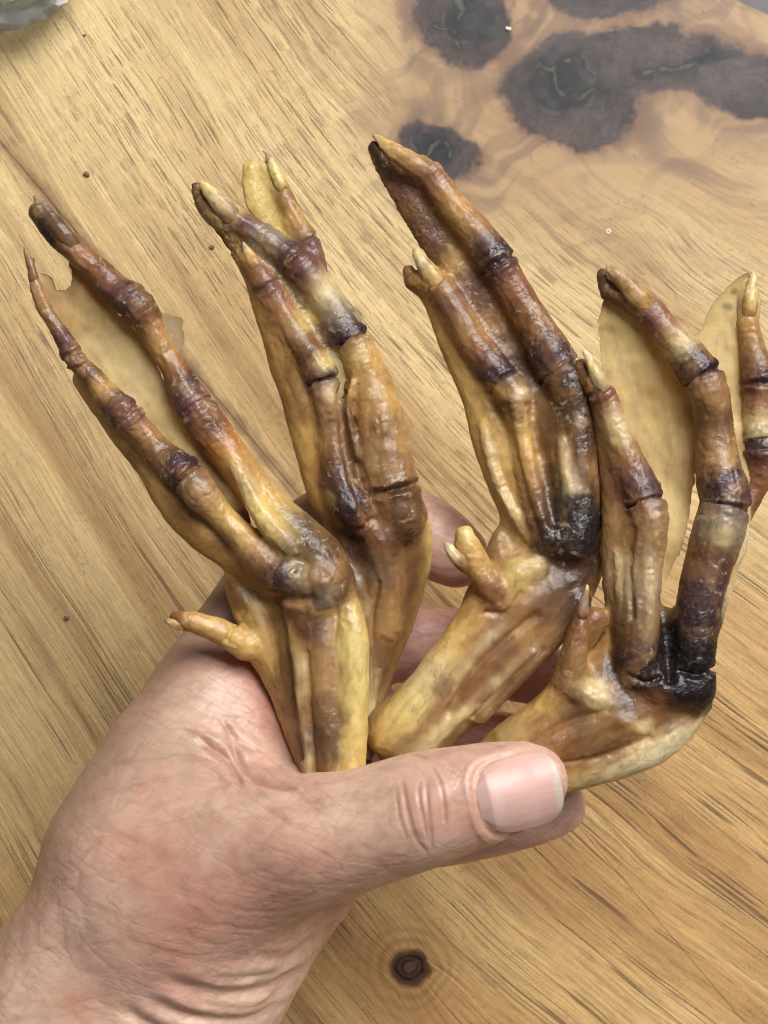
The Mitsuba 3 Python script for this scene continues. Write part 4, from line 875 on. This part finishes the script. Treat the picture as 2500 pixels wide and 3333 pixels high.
# ------------------------------------------------------------------ the hand that holds them
NAIL = []
def build_hand():
    s = 'skin'
    def ch(nodes, k=5, flat=1.0):
        return Chain('hand', [(*nd, s) for nd in nodes], k, flat, 3.0)
    prims = [
        # forearm and wrist, wider than thick
        ch([(-1350, 5700, -16, 560), (-420, 4350, -12, 480), (110, 3560, -8, 420), (375, 3110, -5, 350), (470, 2890, -3, 335)], 8, .8),
        ch([(-1150, 5800, -18, 560), (-200, 4400, -14, 470), (330, 3640, -10, 400), (590, 3240, -6, 330), (700, 3020, -4, 300)], 8, .8),
        # thumb
        ch([(560, 2950, -2, 300), (720, 2840, 3, 275), (900, 2765, 7, 240), (1060, 2725, 10, 212), (1200, 2690, 12, 196), (1385, 2632, 14.5, 190), (1480, 2605, 15, 176), (1600, 2575, 15, 160), (1690, 2555, 14.6, 138), (1730, 2545, 14.2, 118)], 6),
        # web of skin between thumb and index finger
        ch([(480, 2770, -4, 285), (590, 2490, -5, 250), (660, 2340, -6, 205), (700, 2260, -7, 180)], 8),
        ch([(760, 2700, 0, 210), (800, 2520, -4, 175), (820, 2380, -6, 130)], 9),
        # palm
        ch([(640, 2950, -14, 280), (900, 2560, -20, 250), (1050, 2350, -22, 220)], 8, .7),
        ch([(800, 3000, -14, 220), (1000, 2800, -18, 190), (1150, 2680, -20, 150)], 8),
        # index, middle, ring and little finger
        ch([(690, 2250, -8, 190), (790, 2060, -12, 160), (900, 1880, -15, 146), (1020, 1755, -16.5, 140), (1120, 1700, -16.5, 132), (1270, 1695, -16, 128), (1370, 1735, -15.5, 126), (1450, 1785, -15, 116), (1485, 1808, -15, 106)], 3),
        ch([(760, 2400, -16, 190), (960, 2230, -19, 150), (1180, 2105, -20, 140), (1330, 2095, -20, 128), (1500, 2110, -19, 128), (1640, 2150, -17.5, 122), (1740, 2185, -16.5, 108)], 2.5),
        ch([(800, 2560, -18, 180), (1040, 2440, -21, 145), (1240, 2390, -21.5, 135), (1400, 2400, -21, 122), (1560, 2425, -20, 120), (1690, 2440, -18.5, 112), (1760, 2450, -18, 100)], 2.5),
        ch([(860, 2760, -16, 170), (1080, 2720, -18, 140), (1280, 2710, -18, 130), (1450, 2700, -16.5, 120), (1620, 2672, -15, 112), (1740, 2645, -14, 104), (1815, 2622, -13.5, 92)], 2.5),
    ]
    lo = np.array([*loc(-950, 4700, 0)[:2], -60]); hi = np.array([*loc(2100, 1400, 0)[:2], 40])
    v, f = sculpt(prims, 0.9, 4.0)
    v = relax(v, f, 3)
    # finer where the photograph looks closely
    inside = (v[:, 0] > -75) & (v[:, 1] > -100)
    m = trimesh.Trimesh(v, f, process=False)
    fi = np.nonzero(inside[f].all(1))[0]
    nv, nf = trimesh.remesh.subdivide(v, f, fi)[:2]
    v, f = relax(nv, nf, 1), nf
    n = vnormals(v, f)
    seen = (v[:, 0] > -72) & (v[:, 1] > -96) & (n[:, 2] > -0.1)
    nv, nf = trimesh.remesh.subdivide(v, f, np.nonzero(seen[f].all(1))[0])[:2]
    v, f = relax(nv, nf, 1), nf
    n = vnormals(v, f)
    P = v / UNIT * [1, -1, 1] + [CX, CY, 0]
    scale = (CAM_D * 1000 - v[:, 2]) / (CAM_D * 1000)
    X = (v[:, 0] / scale) / UNIT + CX; Y = CY - (v[:, 1] / scale) / UNIT
    up = sstep(-0.15, 0.35, n[:, 2])
    disp = np.zeros(len(v)); ink = np.zeros(len(v))
    wv = fb(v, 0.35, 3, 71) - 0.5
    def line(pts, wd, dep, bulge=0.0, z=8, on=up):
        g = catmull([[*loc(a, b, z)] for a, b in pts], 0.4)
        d, i = cKDTree(g[:, :2]).query(v[:, :2])
        t = i / (len(g) - 1)
        fade = sstep(0, .34, t) * sstep(1, .86, t) * on
        d = d + wv * 0.5
        w = wd * UNIT
        gro = np.exp(-(d / w) ** 2) * fade
        return -dep * gro + bulge * np.exp(-((d - 2.2 * w) / (1.4 * w)) ** 2) * fade, gro
    def add(*a, c=0.3, **k):
        nonlocal disp, ink
        dd, g = line(*a, **k)
        disp += dd; ink = np.maximum(ink, g * c)
    # fold of the thumb web and the creases that run from it
    add([(600, 2410), (680, 2440), (725, 2462), (770, 2515), (800, 2560)], 13, .6, .3, c=.4)
    add([(715, 2370), (745, 2420), (778, 2480), (815, 2517), (880, 2542), (985, 2545)], 12, .75, .3, c=.5)
    add([(560, 2380), (640, 2400), (700, 2445)], 9, .35, .1)
    add([(700, 2330), (760, 2410), (830, 2460)], 9, .3, .1)
    # knuckle creases of the thumb
    for pts, wd, dp in [([(1305, 2500), (1320, 2600), (1352, 2720), (1400, 2790)], 10, .55), ([(1362, 2520), (1365, 2600), (1385, 2680), (1395, 2760)], 7, .5), ([(1388, 2510), (1390, 2590), (1402, 2700), (1408, 2780)], 8, .55),
                        ([(1395, 2480), (1430, 2540), (1448, 2620), (1455, 2700)], 7, .4), ([(1330, 2480), (1345, 2470), (1400, 2480)], 7, .3), ([(1290, 2540), (1300, 2640), (1330, 2740)], 7, .25)]:
        add(pts, wd * .8, dp * .34, .03, c=.5, z=22)
    # folds of the bent wrist
    for pts, wd, dp, b in [([(520, 3130), (640, 3180), (760, 3212), (880, 3205), (985, 3150)], 24, 0.59, 0.60), ([(450, 3200), (560, 3250), (700, 3290), (830, 3300), (930, 3240)], 22, 0.53, 0.56), ([(560, 3180), (700, 3240), (840, 3262), (960, 3200)], 16, .4, .3),
                           ([(380, 3210), (480, 3290), (600, 3345), (760, 3380)], 20, 0.50, 0.48), ([(830, 3100), (930, 3112), (1030, 3080)], 18, 0.37, 0.32), ([(640, 3120), (760, 3150), (880, 3150), (1000, 3110)], 15, .3, .25)]:
        add(pts, wd, dp, b, c=.22, z=4)
    # skin pattern: fine crossing lines, running across the hand
    d1 = np.array([0.30, 0.95]); d2 = np.array([0.80, 0.60])
    q = np.c_[v[:, :2], v[:, 2]]
    def lines(ax, fa, fl, seed, z=0.4):
        a = q[:, 0] * ax[0] + q[:, 1] * ax[1] + wv * 0.9; b = -q[:, 0] * ax[1] + q[:, 1] * ax[0]
        x = nz(np.c_[a * fa, b * fl, q[:, 2] * z], 1.0, seed)
        return 1 - np.abs(2 * x - 1)
    l1 = lines((0.25, 0.97), 0.85, 0.12, 81); l2 = lines((0.70, -0.71), 0.9, 0.16, 82); l3 = lines((0.95, 0.3), 1.3, 0.3, 83)
    fold = lines((0.32, 0.95), 0.26, 0.035, 84)
    arm = sstep(2500, 3000, Y + 0.35 * (800 - X)) * up
    disp += up * (-0.04 * sstep(0.82, 1.0, l1) - 0.035 * sstep(0.84, 1.0, l2)) - 0.08 * arm * sstep(0.6, 1.0, fold)
    disp += 0.6 * (fb(v, 0.08, 2, 90) - 0.5) + 0.05 * (fb(v, 0.9, 2, 91) - 0.5)
    ink = np.maximum(ink, up * 0.12 * sstep(0.85, 1, l1)); ink = np.maximum(ink, up * 0.10 * sstep(0.86, 1, l2)); ink = np.maximum(ink, arm * .12 * sstep(.7, 1, fold))
    # tendons and the thumb joint stand out a little
    def bump(x, y, r, a, z=8):
        return a * np.exp(-((X - x) ** 2 + (Y - y) ** 2) / r ** 2) * up
    disp += bump(920, 2760, 150, 1.3) + bump(650, 2440, 90, .9) + bump(860, 2320, 110, .6) + bump(120, 3010, 90, 1.0) + bump(1060, 2600, 90, .4) - bump(780, 2900, 160, .8) - bump(980, 2590, 60, .5)
    # nail bed
    nc, na, nb = nail_frame()
    rel = v - nc
    nu, nvv, nw = rel @ na, rel @ nb, rel @ np.cross(na, nb)
    e = (np.abs((nu - 0.0) / 7.4) ** 3.2 + np.abs(nvv / 6.6) ** 3.2) ** (1 / 3.2)
    near = (nw > -6) & (n[:, 2] > -0.1)
    w = near & (e < 0.95) & (n @ np.cross(na, nb) > .3)
    M = np.c_[np.ones(w.sum()), nu[w], nvv[w], nu[w] ** 2, nvv[w] ** 2, nu[w] * nvv[w]]
    NAIL.extend(np.linalg.lstsq(M, nw[w], rcond=None)[0])
    disp += np.where(near, -0.55 * sstep(1.06, .96, e) + 0.16 * np.exp(-((e - 1.13) / .06) ** 2) * sstep(5.5, 3.5, nu), 0)
    v = v + n * disp[:, None]
    n = vnormals(v, f)
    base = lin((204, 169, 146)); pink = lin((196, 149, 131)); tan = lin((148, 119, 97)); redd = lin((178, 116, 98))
    m1 = sstep(.35, .7, fb(v, 0.09, 3, 95)); m2 = fb(v, 0.5, 3, 96)
    col = base * (1 - m1[:, None] * .55) + pink * m1[:, None] * .55
    tn = (sstep(110, -140, (X - 53) * .82 + (Y - 2833) * .57 - 110) * .75 + .25 * sstep(.5, .75, fb(v, .2, 3, 99)))[:, None]  # random tan, plus the left edge's shading put into the colour
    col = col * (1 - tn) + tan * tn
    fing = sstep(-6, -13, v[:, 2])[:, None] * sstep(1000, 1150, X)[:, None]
    col = col * (1 - .75 * fing) + lin((226, 170, 156)) * .75 * fing  # fingers behind the feet painted paler to offset their shade
    for x, y, r, a in [(860, 2330, 110, .6), (800, 2180, 90, .5), (660, 2960, 200, .45), (900, 2900, 150, .4), (1060, 2800, 120, .3), (450, 2780, 120, .4), (700, 2480, 60, .4), (100, 2960, 60, .4), (240, 3270, 70, .6), (1560, 2700, 120, .35), (1340, 2600, 90, .35), (1750, 2500, 80, .4), (560, 3060, 150, .35)]:
        k = (a * np.exp(-((X - x) ** 2 + (Y - y) ** 2) / r ** 2))[:, None]
        col = col * (1 - k) + redd * k
    blotch = (0.22 * sstep(.5, .72, fb(v * [1, 1.6, 1], 0.33, 4, 101)))[:, None]
    col = col * (1 - blotch) + redd * blotch
    col *= (0.92 + 0.16 * m2)[:, None]
    col = col * (1 - ink[:, None] * np.array([0.55, 0.75, 0.8]))
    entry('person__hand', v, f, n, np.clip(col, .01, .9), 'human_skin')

def nail_frame():
    c = loc(1683, 2560, 14.8) + [0, 0, 6.6]
    a = loc(1815, 2527, 14) - loc(1560, 2588, 14)
    a = a + [0, 0, -1.2]
    a /= np.linalg.norm(a)
    w = np.array([0.02, 0.16, 1.0]); w -= a * (w @ a); w /= np.linalg.norm(w)
    return c, a, np.cross(w, a)

def build_nail():
    c, a, b = nail_frame(); w = np.cross(a, b)
    g = np.linspace(-1, 1, 61)
    u, t = np.meshgrid(g, g, indexing='ij')
    # square to superellipse: straight free edge, rounded root
    half = 5.85 * np.where(u < 0, (1 - 0.55 * np.abs(u) ** 3.0), 1 - 0.20 * u ** 5)
    length = np.where(u < 0, 7.0, 6.9)
    uu = u * length + np.where(u > 0, -0.9 * np.abs(t) ** 4 * u, 0)
    vv = t * half
    k = NAIL
    uc = np.minimum(uu, 3.0)
    zz = k[0] + k[1] * uc + k[2] * vv + k[3] * uc ** 2 + k[4] * vv ** 2 + k[5] * uc * vv + (uu - uc) * (k[1] + 2 * k[3] * 3.0 + k[5] * vv) * 0.6 + 0.22
    zz -= 0.95 * np.maximum(-u - 0.7, 0) / 0.3 + 0.35 * np.maximum(np.abs(t) - 0.8, 0) / 0.2
    zz += 0.004 * np.sin(vv * 5.2) * (0.5 + 0.5 * meshkit.noise(np.stack([vv, uu * .1, uu * 0], -1), 5))
    P = c + uu[..., None] * a + vv[..., None] * b + zz[..., None] * w
    N = P.reshape(-1, 3); th = 0.45
    idx = np.arange(61 * 61).reshape(61, 61)
    q = np.stack([idx[:-1, :-1], idx[1:, :-1], idx[1:, 1:], idx[:-1, 1:]], -1).reshape(-1, 4)
    f = np.vstack([q[:, [0, 1, 2]], q[:, [0, 2, 3]]])
    rim = np.r_[idx[:, 0], idx[-1, 1:], idx[-2::-1, -1], idx[0, -2:0:-1]]
    r2 = np.roll(rim, -1); n0 = len(N)
    f = np.vstack([f, f[:, ::-1] + n0, np.c_[rim, rim + n0, r2 + n0], np.c_[rim, r2 + n0, r2]])
    v = np.vstack([N, N - w * th])
    pink, moon, free = lin((202, 160, 148)), lin((204, 166, 154)), lin((196, 176, 160))
    edge = sstep(5.3, 6.0, uu + .9 * (meshkit.noise(np.stack([vv * .7, uu * 0, uu * 0], -1), 17) - .5) - .5 * (vv / 6) ** 2)[..., None]
    lun = sstep(-2.6, -3.3, uu + 0.055 * vv ** 2)[..., None]
    col = pink * (1 - lun) + moon * lun
    col = col * (1 - edge) + free * edge
    col = col * (0.95 + 0.09 * meshkit.noise(np.stack([vv * 2.6, uu * .15, uu * 0], -1), 7))[..., None]
    col = col.reshape(-1, 3)
    entry('person__thumbnail', v, f, vnormals(v, f), np.vstack([col, col]), 'nail_plate')

label('person', 'left hand and bare forearm reaching in, thumb over four dried duck feet', 'person')
build_hand(); build_nail()

# ------------------------------------------------------------------ small things on the table
def crumb(key, px, py, r, text, bsdf, seed, flat=.5):
    m = trimesh.creation.icosphere(subdivisions=3, radius=1)
    d = 0.25 + 1.5 * meshkit.fbm(m.vertices * 1.5 + 5, 3, seed)
    v = m.vertices * d[:, None] * [1, .8, flat] * r * U
    x, y = table_xy(px, py)
    v = v - [0, 0, v[:, 2].min() * 0.9] + [x, y, TABLE_Z]
    scene[key] = mikit.ply(trimesh.Trimesh(v, m.faces, process=False), bsdf, smooth=True)
    label(key, text, 'crumb')
crumb('crumb', 282, 568, 10, 'dark brown crumb on the table above the leftmost foot', 'crumb_stuff', 1)
crumb('crumb_001', 690, 805, 8, 'brown crumb on the table between the two left feet', 'crumb_stuff', 2)
crumb('crumb_002', 218, 2012, 9, 'dark crumb on the table left of the hind toe', 'crumb_stuff', 3)
crumb('crumb_003', 1655, 95, 9, 'small pale speck near the upper dark knot', 'pale_crumb', 4)
crumb('crumb_004', 275, 115, 5, 'tiny dark speck near the clear plastic bag', 'crumb_stuff', 5)
ring = trimesh.creation.torus(6.4, 2.6, major_sections=24, minor_sections=10)
ring.apply_scale([U, U, .8 * U]); ring.apply_translation([*table_xy(1980, 753), TABLE_Z + 2.0 * U])
scene['paper_ring'] = mikit.ply(ring, 'pale_crumb', smooth=True)
label('paper_ring', 'tiny white ring on the table above the rightmost foot', 'crumb')

def build_bag():
    m = trimesh.creation.icosphere(subdivisions=5, radius=1)
    p = m.vertices
    ridge = 1 - 2 * np.abs(meshkit.fbm(p * 2.3 + 3, 2, 7) - 0.5)
    r2 = np.abs(meshkit.fbm(p * 5.3 + 9, 2, 8) - 0.5)
    d = 0.72 + 0.34 * ridge ** 2 + 0.30 * r2
    v = p * d[:, None] * [0.0215, 0.0135, 0.011]
    x, y = table_xy(-60, -75)
    v[:, 2] = np.maximum(v[:, 2], -0.0075)
    v = v - [0, 0, v[:, 2].min()] + [x, y, TABLE_Z + .0002]
    scene['plastic_bag'] = mikit.ply(trimesh.Trimesh(v, m.faces, process=False), 'clear_plastic', smooth=14)
    label('plastic_bag', 'crumpled clear plastic bag in the top left corner of the table', 'plastic bag')
build_bag()
